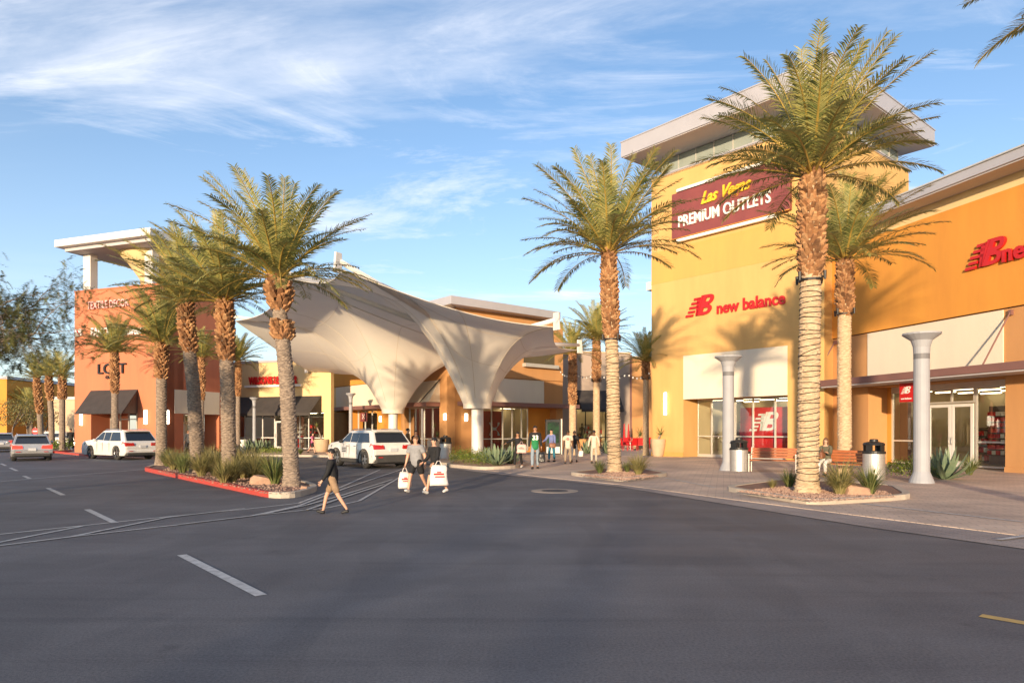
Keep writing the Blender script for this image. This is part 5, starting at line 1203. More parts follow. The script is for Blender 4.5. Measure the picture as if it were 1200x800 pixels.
# ------------------------------------------------------------------ cars
M['car_white'] = mat('white_car_paint', (.74, .72, .68), .28, var=(.70, .68, .65), vscale=.6, coat=.8)
M['car_silver'] = mat('silver_car_paint', (.50, .50, .50), .3, .45, var=(.42, .40, .37), vscale=.6, coat=.8)
M['car_glass'] = mat('car_window', (.02, .025, .035), .08, 0, spec=.8)
M['tyre'] = mat('tyre_rubber', (.025, .024, .023), .85, var=(.04, .038, .035), vscale=6)
M['rim'] = mat('alloy_rim', (.55, .54, .52), .3, .9)
M['clad'] = mat('dark_cladding', (.045, .042, .04), .7, var=(.06, .056, .05), vscale=5)
M['tail'] = mat('tail_lamp', (.45, .01, .012), .2, coat=.6)
M['tail_lit'] = mat('lit_tail_lamp', (.75, .05, .03), .3, emit=.5)
M['plate'] = mat('number_plate', (.55, .55, .56), .5)
def car(name, label, paint, L_c, Wc, Hc, wb, rw, zbelt, zhood, xs, clad=False, lit=False, wagon=False):
    """x forward, y left. xs: rear base, rear top, front top, windscreen base (x positions)"""
    t = thing(name, label, 'car')
    xr, xrt, xft, xfb = xs; xR, xF = -wb / 2, wb / 2; rear = -L_c * .5 + .06; front = L_c * .5 + .06; zb = .24
    ra = rw + .065
    def arc(xc): return [(xc + ra * math.cos(a), rw + ra * math.sin(a)) for a in [PI - PI * i / 12 for i in range(13)]]
    arcR = [p for p in arc(xR) if p[1] > zb]; arcF = [p for p in arc(xF) if p[1] > zb]
    prof = [(rear + .06, zb + .08), (rear + .16, zb)] + [(arcR[0][0], zb)] + arcR + [(arcR[-1][0], zb)] + [(arcF[0][0], zb)] + arcF + [(arcF[-1][0], zb), (front - .18, zb), (front - .03, zb + .12), (front, zb + .35), (front - .06, zhood - .12), (front - .28, zhood), (xfb, zhood + .10), (xr, zbelt + .02), (rear + .06, zbelt - .06), (rear - .0, zbelt - .28), (rear + .03, .55), (rear - .02, .5), (rear - .01, .40)]
    mb = MB(); hw = Wc / 2; n = len(prof); ys = [-hw + .055, -hw, hw, hw - .055]; cx, cz = 0, .65
    lay = []
    for k, yy in enumerate([-hw, -hw + .03, -hw + .12, hw - .12, hw - .03, hw]):
        sc_ = [.965, .99, 1, 1, .99, .965][k]
        lay.append([(x * sc_ if abs(x) > wb / 2 + ra - .01 else x, yy * (1 if z < zbelt - .3 else 1 - .035 * (z - zbelt + .3) / .3), z if z < zbelt - .2 else z - (1 - sc_) * .9) for x, z in prof])
    vs = [v for l in lay for v in l]; fs = []
    for k in range(5):
        if k == 2: pass
        for i in range(n): fs.append((k * n + i, k * n + (i + 1) % n, (k + 1) * n + (i + 1) % n, (k + 1) * n + i))
    fs = [f for f in fs]; fs += [tuple(range(n)), tuple(range(5 * n, 6 * n))[::-1]]
    # middle layers 2->3 span the car width; arches are open through, closed by dark wells
    mb.add(vs, fs); body = mb.build('body', M[paint], t)
    wl = MB()
    for xc in (xR, xF): wl.box(xc - ra * .97, xc + ra * .97, -hw + .24, hw - .24, zb, rw + ra * .85)
    wl.box(rear + .2, front - .2, -hw + .1, hw - .1, zb - .05, zb + .02); wl.build('wheel_well', M['black'], t)
    # greenhouse
    zt = Hc; P2 = [(xr, zbelt), (xrt, zt - .07), (xrt + .25, zt - .015), ((xrt + xft) / 2, zt), (xft - .2, zt - .02), (xft, zt - .06), (xfb, zhood + .08)]
    def hwz(z): u = max(0, min(1, (z - zbelt) / (zt - zbelt))); return hw * (.945 - .19 * u)
    g = MB(); m_ = len(P2); v2 = [(x, hwz(z), z) for x, z in P2] + [(x, -hwz(z), z) for x, z in P2]
    g.add(v2, [(i, i + 1, m_ + i + 1, m_ + i) for i in range(m_ - 1)] + [tuple(range(m_))[::-1], tuple(range(m_, 2 * m_))]); rf_ = g.build('roof', M[paint], t, bevel=.035, seg=3)
    def glass_q(name, pts, parent=t, off=(0, 0, 0)):
        q = MB(); q.add([(p[0] + off[0], p[1] + off[1], p[2] + off[2]) for p in pts], [tuple(range(len(pts)))]); return q.build(name, M['car_glass'], parent)
    # rear + front glass
    def lerp2(a, b, u): return (a[0] + (b[0] - a[0]) * u, a[1] + (b[1] - a[1]) * u)
    for nm, a, b, sgn in (('rear_window', P2[0], P2[1], -1), ('windscreen', P2[6], P2[5], 1)):
        a2, b2 = lerp2(a, b, .08), lerp2(a, b, .90); d = Vector((b[0] - a[0], 0, b[1] - a[1])).normalized(); nn = Vector((-d.z, 0, d.x)) * .012
        if nn.x * sgn < 0: nn = -nn
        glass_q(nm, [(a2[0], hwz(a2[1]) - .10, a2[1]), (a2[0], -hwz(a2[1]) + .10, a2[1]), (b2[0], -hwz(b2[1]) + .09, b2[1]), (b2[0], hwz(b2[1]) - .09, b2[1])], off=nn)
    # side glass
    zl, zh = zbelt + .05, zt - .13
    def xat(z, a, b): u = (z - a[1]) / (b[1] - a[1]); return a[0] + (b[0] - a[0]) * u
    xs_b = [xat(zl, P2[0], P2[1]) + .30, -wb * .10 - .38, -wb * .10 + .30 if False else .05, xat(zl, P2[6], P2[5]) - .12]
    xs_t = [xat(zh, P2[0], P2[1]) + .26, -wb * .10 - .38, .05, xat(zh, P2[6], P2[5]) - .10]
    if not wagon: xs_b[0] += .05
    cuts = [(0, 1), (1, 2), (2, 3)]
    for sy in (1, -1):
        for i, j in cuts:
            gq = [(xs_b[i] + .03, sy * (hwz(zl) + .012), zl), (xs_b[j] - .03, sy * (hwz(zl) + .012), zl), (xs_t[j] - .03, sy * (hwz(zh) + .012), zh), (xs_t[i] + .03, sy * (hwz(zh) + .012), zh)]
            glass_q('side_window', gq)
        ml = MB(); ml.ell((xfb - .42, sy * (hw + .10), zbelt + .08), (.08, .11, .075), 10, 6); ml.build('mirror', M['clad'] if clad else M[paint], t, smooth=True)
        for xh in (-wb * .10 - .30, .15): hd = MB(); hd.box(xh, xh + .17, sy * (hw + .002) - .012, sy * (hw + .002) + .02, zbelt - .13, zbelt - .10); hd.build('door_handle', M['rim' if clad else paint], t)
        rl = MB(); rl.tube([(xrt + .15, sy * (hwz(zt) - .05), zt - .02), (xrt + .35, sy * (hwz(zt) - .05), zt + .04), (xft - .3, sy * (hwz(zt) - .05), zt + .04), (xft - .1, sy * (hwz(zt) - .05), zt - .02)], .018, 6); rl.build('roof_rail', M['rim'], t, smooth=True)
        # door seams
        for xd in (-wb * .10 - .40, .05, xfb - .55 + .1): ds = MB(); ds.box(xd - .006, xd + .006, sy * hw - .003 * sy - .004, sy * hw + .004, .42, zbelt - .03); ds.build('door_seam', M['black'], t)
        # tail lamp wraps the corner
        tl = MB(); tl.mi = 0; x0 = rear - .02
        tl.hexa([(x0 + .02, sy * (hw - .52), zbelt - .20), (x0 + .42, sy * (hw + .006), zbelt - .13), (x0 + .42, sy * (hw - .06), zbelt - .13), (x0 + .12, sy * (hw - .5), zbelt - .2), (x0 + .05, sy * (hw - .46), zbelt - .05), (x0 + .30, sy * (hw + .0), zbelt + .01), (x0 + .30, sy * (hw - .08), zbelt + .01), (x0 + .15, sy * (hw - .46), zbelt - .05)])
        tl.hexa([(x0 - .004, sy * (hw - .50), zbelt - .22), (x0 + .03, sy * (hw - .02), zbelt - .24), (x0 + .3, sy * (hw - .02), zbelt - .24), (x0 + .2, sy * (hw - .5), zbelt - .22), (x0 + .02, sy * (hw - .46), zbelt - .07), (x0 + .05, sy * (hw - .03), zbelt - .03), (x0 + .3, sy * (hw - .03), zbelt - .03), (x0 + .2, sy * (hw - .46), zbelt - .07)])
        tl.build('tail_lamp', M['tail_lit' if lit else 'tail'], t, bevel=.01)
        hl = MB(); hl.hexa([(front - .30, sy * (hw - .40), zhood - .22), (front - .42, sy * (hw + .004), zhood - .22), (front - .5, sy * (hw - .1), zhood - .2), (front - .4, sy * (hw - .4), zhood - .2), (front - .26, sy * (hw - .42), zhood - .10), (front - .5, sy * (hw), zhood - .08), (front - .6, sy * (hw - .1), zhood - .08), (front - .4, sy * (hw - .4), zhood - .1)]); hl.build('headlight', M['rim'], t)
    lp = MB(); lp.box(rear - .03, rear + .02, -.17, .17, zbelt - .33, zbelt - .19); lp.build('number_plate', M['plate'], t)
    bp = MB(); bp.hexa([(rear - .05, -hw + .12, zb + .02), (rear + .3, -hw - .006, zb + .02), (rear + .3, hw + .006, zb + .02), (rear - .05, hw - .12, zb + .02), (rear - .05, -hw + .10, .58 if clad else .40), (rear + .2, -hw - .006, .58 if clad else .40), (rear + .2, hw + .006, .58 if clad else .40), (rear - .05, hw - .10, .58 if clad else .40)]); bp.build('bumper', M['clad'], t, bevel=.03)
    for sy in (1, -1):
        rfx = MB(); rfx.box(rear - .058, rear - .03, sy * (hw - .3) - .1, sy * (hw - .3) + .1, .46, .50); rfx.build('reflector', M['tail'], t)
    sp = MB(); sp.hexa([(xrt - .16, -hwz(zt) + .05, zt - .085), (xrt + .2, -hwz(zt) + .05, zt - .03), (xrt + .2, hwz(zt) - .05, zt - .03), (xrt - .16, hwz(zt) - .05, zt - .085), (xrt - .16, -hwz(zt) + .05, zt - .05), (xrt + .2, -hwz(zt) + .05, zt + .01), (xrt + .2, hwz(zt) - .05, zt + .01), (xrt - .16, hwz(zt) - .05, zt - .05)]); sp.build('spoiler', M[paint], t, bevel=.01)
    if clad:
        for sy in (1, -1):
            for xc in (xR, xF):
                ac = MB(); pts = [(xc + (ra + .03) * math.cos(a), sy * (hw + .0), rw + (ra + .03) * math.sin(a)) for a in [PI * 1.08 - PI * 1.16 * i / 16 for i in range(17)]]; ac.tube(pts, .048, 6, flat=.5); ac.build('wheel_arch_trim', M['clad'], t, smooth=True)
            ss = MB(); ss.box(xR + ra, xF - ra, sy * hw - .02, sy * hw + .02, zb, zb + .16); ss.build('side_sill', M['clad'], t, bevel=.01)
            dc = MB(); dc.box(.30, .80, sy * (hw + .004) - .003, sy * (hw + .004) + .003, .62, .90)
            d_ = dc.build('door_decal', M['plate'], t)
            for k in range(3): q = MB(); q.box(.34, .76, sy * (hw + .009) - .002, sy * (hw + .009) + .002, .66 + k * .075, .70 + k * .075); q.build('decal_band', M['clad'], d_)
    for xc in (xR, xF):
        for sy in (1, -1):
            wh = MB(); pr = [(rw * .62, -.11), (rw * .93, -.115), (rw, -.08), (rw, .08), (rw * .93, .115), (rw * .62, .11)]
            vs = []; nn = 28
            for r_, y_ in pr: vs += [(xc + r_ * math.cos(2 * PI * j / nn), sy * (hw - .135) + y_, rw + r_ * math.sin(2 * PI * j / nn)) for j in range(nn)]
            wh.add(vs, [(i * nn + j, i * nn + (j + 1) % nn, (i + 1) * nn + (j + 1) % nn, (i + 1) * nn + j) for i in range(len(pr) - 1) for j in range(nn)])
            W_ = wh.build('wheel', M['tyre'], t, smooth=True)
            rm = MB(); yo = sy * (hw - .135 + .085)
            rm.mi = 1; rm.add([(xc + rw * .62 * math.cos(2 * PI * j / nn), yo - sy * .06, rw + rw * .62 * math.sin(2 * PI * j / nn)) for j in range(nn)], [tuple(range(nn))]); rm.mi = 0
            for k in range(5):
                a = 2 * PI * k / 5 + .3; c, s = math.cos(a), math.sin(a); tx, tz = -s * rw * .10, c * rw * .10
                rm.hexa([(xc - tx, yo - sy * .03, rw - tz), (xc + tx, yo - sy * .03, rw + tz), (xc + tx * 1.4 + c * rw * .62, yo - sy * .03, rw + tz * 1.4 + s * rw * .62), (xc - tx * 1.4 + c * rw * .62, yo - sy * .03, rw - tz * 1.4 + s * rw * .62),
                         (xc - tx, yo + sy * .01, rw - tz), (xc + tx, yo + sy * .01, rw + tz), (xc + tx * 1.4 + c * rw * .62, yo, rw + tz * 1.4 + s * rw * .62), (xc - tx * 1.4 + c * rw * .62, yo, rw - tz * 1.4 + s * rw * .62)])
            o_ = [(xc + rw * .64 * math.cos(2 * PI * j / nn), yo, rw + rw * .64 * math.sin(2 * PI * j / nn)) for j in range(nn + 1)]; rm.tube(o_, .018, 5, cap=False)
            rm.build('rim', [M['rim'], M['black']], W_)
    return t
c = car('parked_car', 'white compact SUV with dark wheel arch trim and door decal beside the canopy column', 'car_white', 4.6, 1.85, 1.62, 2.69, .36, 1.04, 1.04, (-2.18, -1.72, .35, 1.05), clad=True)
q = atY(432, 30.6); c.location = (q.x + .05, q.y - .2, 0); c.rotation_euler = (0, 0, math.atan2(.78, -.63))
c = car('parked_car', 'white SUV with chrome wheels waiting in front of the terracotta shop', 'car_white', 4.9, 1.9, 1.62, 2.82, .37, .98, 1.0, (-2.25, -1.75, .35, 1.1))
q = atY(141, 38.6); c.location = (q.x, q.y, 0); c.rotation_euler = (0, 0, math.atan2(.55, -.83))
c = car('moving_car', 'silver hatchback seen from behind driving away at the left', 'car_silver', 4.5, 1.80, 1.38, 2.7, .32, .86, .82, (-2.12, -1.45, .30, 1.15), lit=True)
q = atY(36, 37.5); c.location = (q.x, q.y, 0); c.rotation_euler = (0, 0, math.atan2(.80, -.60))
c = car('moving_car', 'silver sedan farther up the street cut by the left picture edge', 'car_silver', 4.7, 1.80, 1.40, 2.75, .32, .88, .84, (-1.75, -1.05, .30, 1.15), lit=True)
q = atY(1, 52); c.location = (q.x, q.y, 0); c.rotation_euler = (0, 0, math.atan2(.80, -.60))
c = car('parked_car', 'pale car parked behind the grey trunks of the three tall palms', 'car_white', 4.5, 1.80, 1.45, 2.7, .32, .90, .88, (-2.1, -1.5, .30, 1.1))
q = atY(73, 64); c.location = (q.x, q.y, 0); c.rotation_euler = (0, 0, .2)

# ------------------------------------------------------------------ people
def cloth(name, c, c2=None): return mat(name, c, .85, var=c2 or tuple(x * .75 for x in c), vscale=9, bump=.35, bscale=14)
SK = {'tan': mat('skin_tan', (.42, .22, .13), .5, var=(.38, .19, .11), vscale=8), 'light': mat('skin_light', (.58, .34, .23), .5, var=(.53, .30, .20), vscale=8), 'brown': mat('skin_brown', (.16, .075, .04), .5, var=(.14, .065, .035), vscale=8)}
HAIR = {'black': mat('hair_black', (.012, .010, .009), .6), 'brown': mat('hair_brown', (.10, .045, .02), .6, var=(.20, .10, .045), vscale=14, streak=(6, 6, 1))}
CL = {}
for k, v in dict(black=(.014, .014, .016), khaki=(.34, .22, .13), grey=(.30, .30, .31), white=(.70, .66, .60), brownj=(.20, .10, .035), navy=(.03, .045, .08), green=(.02, .22, .08), jeans=(.26, .33, .40), blue=(.16, .20, .42), teal=(.02, .17, .26), cream=(.66, .56, .44), taupe=(.32, .25, .18), pale=(.50, .46, .38), pink=(.50, .12, .24), olive=(.12, .11, .07), charcoal=(.06, .06, .065)).items(): CL[k] = cloth('cloth_' + k, v)
M['shoe'] = mat('shoe_dark', (.02, .02, .022), .6); M['shoe_w'] = mat('shoe_white', (.65, .63, .6), .6); M['bag_white'] = mat('white_plastic_bag', (.75, .70, .66), .55, var=(.66, .60, .57), vscale=7, bump=1, bscale=7)
M['bag_black'] = mat('black_plastic_bag', (.02, .02, .022), .3, bump=1, bscale=9); M['bag_pink'] = mat('pink_paper_bag', (.72, .45, .40), .6, var=(.66, .40, .36), vscale=3, bump=.3, bscale=8); M['bag_brown'] = mat('brown_leather_bag', (.20, .08, .04), .5)
def skin_obj(name, V_, E_, R_, m, parent, roots=(0,), lv=2):
    me = bpy.data.meshes.new(name); me.from_pydata([tuple(v) for v in V_], E_, []); me.materials.append(m); o = bpy.data.objects.new(name, me); C.objects.link(o); o.parent = parent
    md = o.modifiers.new('skin', 'SKIN'); md.use_smooth_shade = True
    sv = me.skin_vertices[0].data
    for i, r in enumerate(R_): sv[i].radius = (r, r) if not isinstance(r, tuple) else r
    for i in range(len(V_)): sv[i].use_root = False
    for i in roots: sv[i].use_root = True
    s = o.modifiers.new('subsurf', 'SUBSURF'); s.levels = lv; s.render_levels = lv
    return o
def person(label, px, py, h, face, legs=((12, 5), (-12, 12)), arms=((10, 8, 15), (-10, 8, 15)), skin='tan', hair=('black', 'short'), top=('black', 'long'), bottom=('navy', 'long'), shoes='shoe', build=1.0, lean=4, base=0.0, seat=None, vest=None, head_turn=0, cap=None, loc=None):
    """legs/arms in degrees: (forward swing, knee bend) and (forward swing, outward, elbow bend); side 0 = right, 1 = left. local +Y is forward"""
    R = math.radians; q = loc if loc is not None else gp(px, py) * ((H - base) / H)
    t = thing('person', label, 'person', (q.x, q.y, base), rz=math.atan2(face[1], face[0]) - PI / 2)
    up = Vector((0, 0, 1)); fw = Vector((0, 1, 0))
    def dirv(a, out=0, sx=1): return Vector((sx * math.sin(R(out)), math.sin(R(a)) * math.cos(R(out)), -math.cos(R(a)) * math.cos(R(out))))
    th, sh_, ft = .245 * h, .235 * h, .135 * h
    hips = []; low = 0; P = {}
    for i, sx in ((0, 1), (1, -1)):
        a, kb = legs[i]; hp = Vector((sx * .052 * h * build ** .5, 0, 0)); kn = hp + dirv(a, 3, sx) * th; an = kn + dirv(a - kb, 0, sx) * sh_
        tilt = max(-30, min(35, -(a - kb))) if seat is None else 0
        toe = an + Vector((0, math.cos(R(tilt)) * ft * .75, -math.sin(R(tilt)) * ft * .5 - .012 * h)); heel = an + Vector((0, -.03 * h, -.02 * h))
        P[i] = (hp, kn, an, toe, heel); low = min(low, an.z - .04 * h, toe.z - .022 * h)
    z0 = -low if seat is None else seat + .06 * h
    O = Vector((0, 0, z0))
    b = build
    tl = Vector((0, math.sin(R(lean)), math.cos(R(lean))))
    V_ = [O, O + tl * .10 * h, O + tl * .22 * h, O + tl * .295 * h, O + tl * .33 * h]
    rr = [(.056 * h * b, .044 * h * b), (.060 * h * b, .045 * h * b), (.075 * h * b, .052 * h * b), (.045 * h * b, .038 * h * b), .028 * h]
    nk = V_[4]; hdir = (tl + Vector((0, .10, .6))).normalized(); hc = nk + hdir * .075 * h
    V_ += [nk + hdir * .035 * h + fw * .004 * h]; rr += [.036 * h]
    V_ += [hc]; rr += [(.048 * h, .058 * h)]
    V_ += [hc + up * .043 * h]; rr += [.040 * h]
    E_ = [(0, 1), (1, 2), (2, 3), (3, 4), (4, 5), (5, 6), (6, 7)]; hands = []; AR = {}
    fingers_V, fingers_E, fingers_R = [], [], []
    for i, sx in ((0, 1), (1, -1)):
        a, out, eb = arms[i]; s0 = O + tl * .275 * h + Vector((sx * .098 * h * (b * .5 + .5), 0, 0)); el = s0 + dirv(a, out, sx) * .165 * h; fd = dirv(a + eb, out * .5, sx); wr = el + fd * .145 * h; pm = wr + fd * .045 * h
        k = len(V_); V_ += [s0, el, wr, pm]; rr += [.036 * h * (b * .5 + .5), .025 * h * (b * .5 + .5), .016 * h, (.021 * h, .012 * h)]; E_ += [(3, k), (k, k + 1), (k + 1, k + 2), (k + 2, k + 3)]
        AR[i] = (s0, el, wr); sd = Vector((0, 1, 0)); sd = (sd - fd * sd.dot(fd)).normalized() if abs(fd.y) < .95 else Vector((1, 0, 0)); crl = Vector((-sx, 0, 0))
        for f in range(4):
            st_ = pm + sd * (f - 1.5) * .0115 * h; L_f = .042 * h * (.85, 1, .95, .75)[f]; d1 = (fd + crl * .15).normalized(); d2 = (fd + crl * .7).normalized()
            kk = len(fingers_V); fingers_V += [st_, st_ + d1 * L_f * .5, st_ + d1 * L_f * .5 + d2 * L_f * .5]; fingers_R += [.0052 * h, .0046 * h, .0036 * h]; fingers_E += [(kk, kk + 1), (kk + 1, kk + 2)]
        st_ = wr + fd * .012 * h + sd * .012 * h; kk = len(fingers_V); fingers_V += [st_, st_ + (sd + fd).normalized() * .02 * h, st_ + (sd * .6 + fd).normalized() * .04 * h]; fingers_R += [.006 * h, .0055 * h, .004 * h]; fingers_E += [(kk, kk + 1), (kk + 1, kk + 2)]
        hands.append(pm + fd * .02 * h)
    for i in (0, 1):
        hp, kn, an, toe, heel = [O + v for v in P[i]]; k = len(V_); V_ += [hp - Vector((0, 0, .03 * h)), kn, an, toe]; rr += [.042 * h * b, .031 * h * (b * .5 + .5), .020 * h, .018 * h]; E_ += [(0, k), (k, k + 1), (k + 1, k + 2), (k + 2, k + 3)]
    nb = len(V_); body = skin_obj('body', V_ + fingers_V, E_ + [(a + nb, c_ + nb) for a, c_ in fingers_E], rr + fingers_R, SK[skin], t, roots=[0] + [nb + i for i in range(0, len(fingers_V), 3)])
    # face: nose, ears in skin, eyes and mouth
    f_ = MB(); R_h = Matrix.Rotation(R(head_turn), 3, 'Z')
    def hp_(x, y, z): return hc + R_h @ Vector((x * h, y * h, z * h))
    f_.tube([hp_(0, .046, .012), hp_(0, .060, -.006), hp_(0, .048, -.010)], [.004 * h, .008 * h, .006 * h], 6)
    for sx in (1, -1): f_.ell(hp_(sx * .043, -.004, 0), (.006 * h, .010 * h, .016 * h), 6, 5)
    f_.build('face_features', SK[skin], t, smooth=True)
    e_ = MB()
    for sx in (1, -1): e_.ell(hp_(sx * .018, .046, .010), (.006 * h, .004 * h, .0035 * h), 6, 4)
    e_.ell(hp_(0, .049, -.026), (.012 * h, .003 * h, .0025 * h), 6, 4); e_.build('eyes', HAIR['black'], t)
    # hair
    hb = MB(); n_, m_ = 16, 10; vs = []
    for i in range(m_ + 1):
        a = PI * .5 * i / m_ * 1.25
        for j in range(n_):
            an_ = 2 * PI * j / n_; y = math.cos(an_); ex = a
            lim = .42 + (.36 if y < .2 else .36 * (1 - (y - .2) * 1.1)); ex = min(a, PI * lim)
            rx, ry, rz_ = .0475 * h, .057 * h, .052 * h
            k = 1 + .05 * noise.noise(Vector((i, j, h)) * .9)
            vs.append(tuple(hp_(math.sin(an_) * math.sin(ex) * rx / h * k, (y * math.sin(ex) * ry / h - .011) * k, (math.cos(ex) * rz_ / h + .014) * k)))
    hb.add(vs, [(i * n_ + j, (i + 1) * n_ + j, (i + 1) * n_ + (j + 1) % n_, i * n_ + (j + 1) % n_) for i in range(m_) for j in range(n_)])
    if hair[1] == 'long': hb.tube([hp_(0, -.03, .03), hp_(0, -.052, -.02), hp_(0, -.055, -.08), hp_(0, -.045, -.15)], [.035 * h, .045 * h, .042 * h, .018 * h], 10, flat=.7); hb.tube([hp_(.035, .01, .02), hp_(.045, -.005, -.04), hp_(.04, .0, -.12)], [.012 * h, .018 * h, .010 * h], 6); hb.tube([hp_(-.035, .01, .02), hp_(-.045, -.005, -.04), hp_(-.04, .0, -.12)], [.012 * h, .018 * h, .010 * h], 6)
    if hair[1] == 'bun': hb.ell(hp_(0, -.062, .02), (.02 * h, .02 * h, .02 * h), 8, 6)
    hb.build('hair', HAIR[hair[0]], t, smooth=True)
    if cap: cb_ = MB(); cb_.ell(hp_(0, -.004, .030), (.050 * h, .060 * h, .040 * h), 14, 8); cb_.hexa([hp_(-.035, .03, .030), hp_(.035, .03, .030), hp_(.03, .092, .022), hp_(-.03, .092, .022), hp_(-.035, .03, .036), hp_(.035, .03, .036), hp_(.03, .092, .028), hp_(-.03, .092, .028)]); cb_.build('cap', CL[cap], t, smooth=False)
    # top
    e = .011 * h; TV = [O - tl * .10 * h, O + tl * .11 * h, O + tl * .215 * h, O + tl * .288 * h, O + tl * .318 * h]; TR = [(.092 * h * b, .076 * h * b), (.084 * h * b, .068 * h * b), (.090 * h * b, .068 * h * b), (.058 * h * b, .046 * h * b), .034 * h]
    TE = [(0, 1), (1, 2), (2, 3), (3, 4)]
    for i in (0, 1):
        s0, el, wr = AR[i]; k = len(TV); bb = b * .5 + .5
        if top[1] == 'long': TV += [s0, el, wr - (wr - el) * .06]; TR += [.046 * h * bb, .034 * h * bb, .025 * h]; TE += [(3, k), (k, k + 1), (k + 1, k + 2)]
        else: TV += [s0, s0.lerp(el, .75)]; TR += [.047 * h * bb, .040 * h * bb]; TE += [(3, k), (k, k + 1)]
    skin_obj('shirt' if top[1] == 'short' else 'jacket', TV, TE, TR, CL[top[0]], t)
    if vest: 
        TV2 = TV[:5]; TR2 = [(r[0] * 1.06, r[1] * 1.10) if isinstance(r, tuple) else r * 1.05 for r in TR[:5]]; TR2[4] = .03 * h
        skin_obj('jersey', TV2[:4], [(0, 1), (1, 2), (2, 3)], TR2[:4], CL[vest], t)
    # bottom
    BV = [O + tl * .13 * h, O - up * .005 * h]; BR = [(.076 * h * b, .060 * h * b), (.072 * h * b, .060 * h * b)]; BE = [(0, 1)]
    for i in (0, 1):
        hp, kn, an, toe, heel = [O + v for v in P[i]]; k = len(BV)
        if bottom[1] == 'long': BV += [hp - up * .015 * h * (seat is None), kn, an + (kn - an) * .10]; BR += [.053 * h * b, .041 * h * bb_(b), .033 * h * bb_(b)]; BE += [(1, k), (k, k + 1), (k + 1, k + 2)]
        else: BV += [hp - up * .015 * h * (seat is None), kn + (hp - kn) * .12]; BR += [.054 * h * b, .047 * h * bb_(b)]; BE += [(1, k), (k, k + 1)]
    skin_obj('trousers' if bottom[1] == 'long' else 'shorts', BV, BE, BR, CL[bottom[0]], t)
    for i in (0, 1):
        hp, kn, an, toe, heel = [O + v for v in P[i]]
        skin_obj('shoe', [heel, an - up * .018 * h + fw * .015 * h, an.lerp(toe, .6) - up * .004 * h, toe + fw * .01 * h], [(0, 1), (1, 2), (2, 3)], [(.034 * h, .030 * h), (.034 * h, .034 * h), (.034 * h, .024 * h), (.028 * h, .020 * h)], M[shoes], t)
    mw = Matrix.Translation(t.location) @ Matrix.Rotation(t.rotation_euler.z, 4, 'Z')
    return t, [mw @ v for v in hands], mw, (O, tl, h)
def bb_(b): return b * .5 + .5
def bag(label, hand, w_, hh, d, m, rz=0.0, cat='shopping bag', marks=None, name='shopping_bag', grp='shopping bags carried by walkers'):
    t = thing(name, label, cat, (hand.x, hand.y, hand.z - hh - .10), rz, group=grp)
    mb = MB(); r = random.Random(hash(label) % 999 if False else len(label)); n_, m2 = 16, 8; vs = []
    for i in range(m2 + 1):
        u = i / m2; 
        for j in range(n_):
            a = 2 * PI * j / n_; ca, sa_ = math.cos(a), math.sin(a); ex = .62
            x = math.copysign(abs(ca) ** ex, ca) * w_ / 2; y = math.copysign(abs(sa_) ** ex, sa_) * d / 2
            k = (.98 - .30 * max(0, u - .45)) * (1 if u < .9 else 1 - (u - .9) * 1.2); k *= 1 + .22 * noise.noise(Vector((ca * 1.6, sa_ * 1.6, u * 2.5 + len(label))))
            vs.append((x * k, y * k * (1 if u < .75 else 1 - (u - .75) * 2.2), hh * u + .02 * noise.noise(Vector((ca, sa_, u * 2)))))
    mb.add(vs, [(i * n_ + j, i * n_ + (j + 1) % n_, (i + 1) * n_ + (j + 1) % n_, (i + 1) * n_ + j) for i in range(m2) for j in range(n_)] + [tuple(range(n_))[::-1], tuple(m2 * n_ + j for j in range(n_))])
    b_ = mb.build('bag_body', M[m], t, smooth=True)
    for sy in (-1, 1): hd = MB(); hd.tube([(-w_ * .2, sy * d * .15, hh * .94), (-.03, sy * .01, hh + .10), (.03, sy * .01, hh + .10), (w_ * .2, sy * d * .15, hh * .94)], .008, 5); hd.build('handle', M[m], t)
    if marks:
        for sy in (-1, 1):
            mk = MB()
            for k, (x0, x1, z0, z1) in enumerate(((-.28, .26, .52, .60), (-.2, .3, .40, .46), (-.1, .12, .62, .68))): mk.box(x0 * w_, x1 * w_, sy * d * .55 - .004, sy * d * .55 + .004, z0 * hh, z1 * hh)
            mk.build('print_mark', M[marks], b_)
    return t
p, hd, *_ = person('person in black jacket and tan shorts striding across the road', 390, 602, 1.30, (-1, -.12), legs=((24, 12), (-22, 10)), arms=((-18, 8, 15), (14, 8, 20)), skin='light', top=('black', 'long'), bottom=('khaki', 'short'), build=1.12)
p, hd, *_ = person('heavy set person in grey t-shirt and black shorts carrying white bags', 488, 576, 1.50, (-.5, -1), legs=((20, 8), (-16, 20)), arms=((5, 14, 10), (-8, 22, 25)), skin='light', hair=('brown', 'short'), top=('grey', 'short'), bottom=('black', 'short'), shoes='shoe_w', build=1.42)
bag('white plastic bag hanging at the grey shirted walker\'s side near the crossing lines', hd[0], .34, .42, .2, 'bag_white', .3, marks='red_sign'); 
p, hd, *_ = person('dark haired person in black cardigan with big white shopping bag crossing the road', 510, 578, 1.46, (-.75, -.8), legs=((18, 6), (-18, 16)), arms=((8, 14, 45), (15, 10, 35)), skin='light', hair=('black', 'bun'), top=('black', 'long'), bottom=('charcoal', 'short'), shoes='shoe_w', build=1.12)
bag('largest white shopping bag, held in front by the cardigan wearer', hd[1] + Vector((.20, -.12, .14)), .46, .50, .16, 'bag_white', .2, marks='red_sign')
person('person in brown jacket and jeans standing behind the white SUV', 477, 541.5, 1.74, (.9, .3), arms=((10, 6, 30), (-6, 6, 20)), skin='light', top=('brownj', 'long'), bottom=('navy', 'long'), build=1.08, base=0)
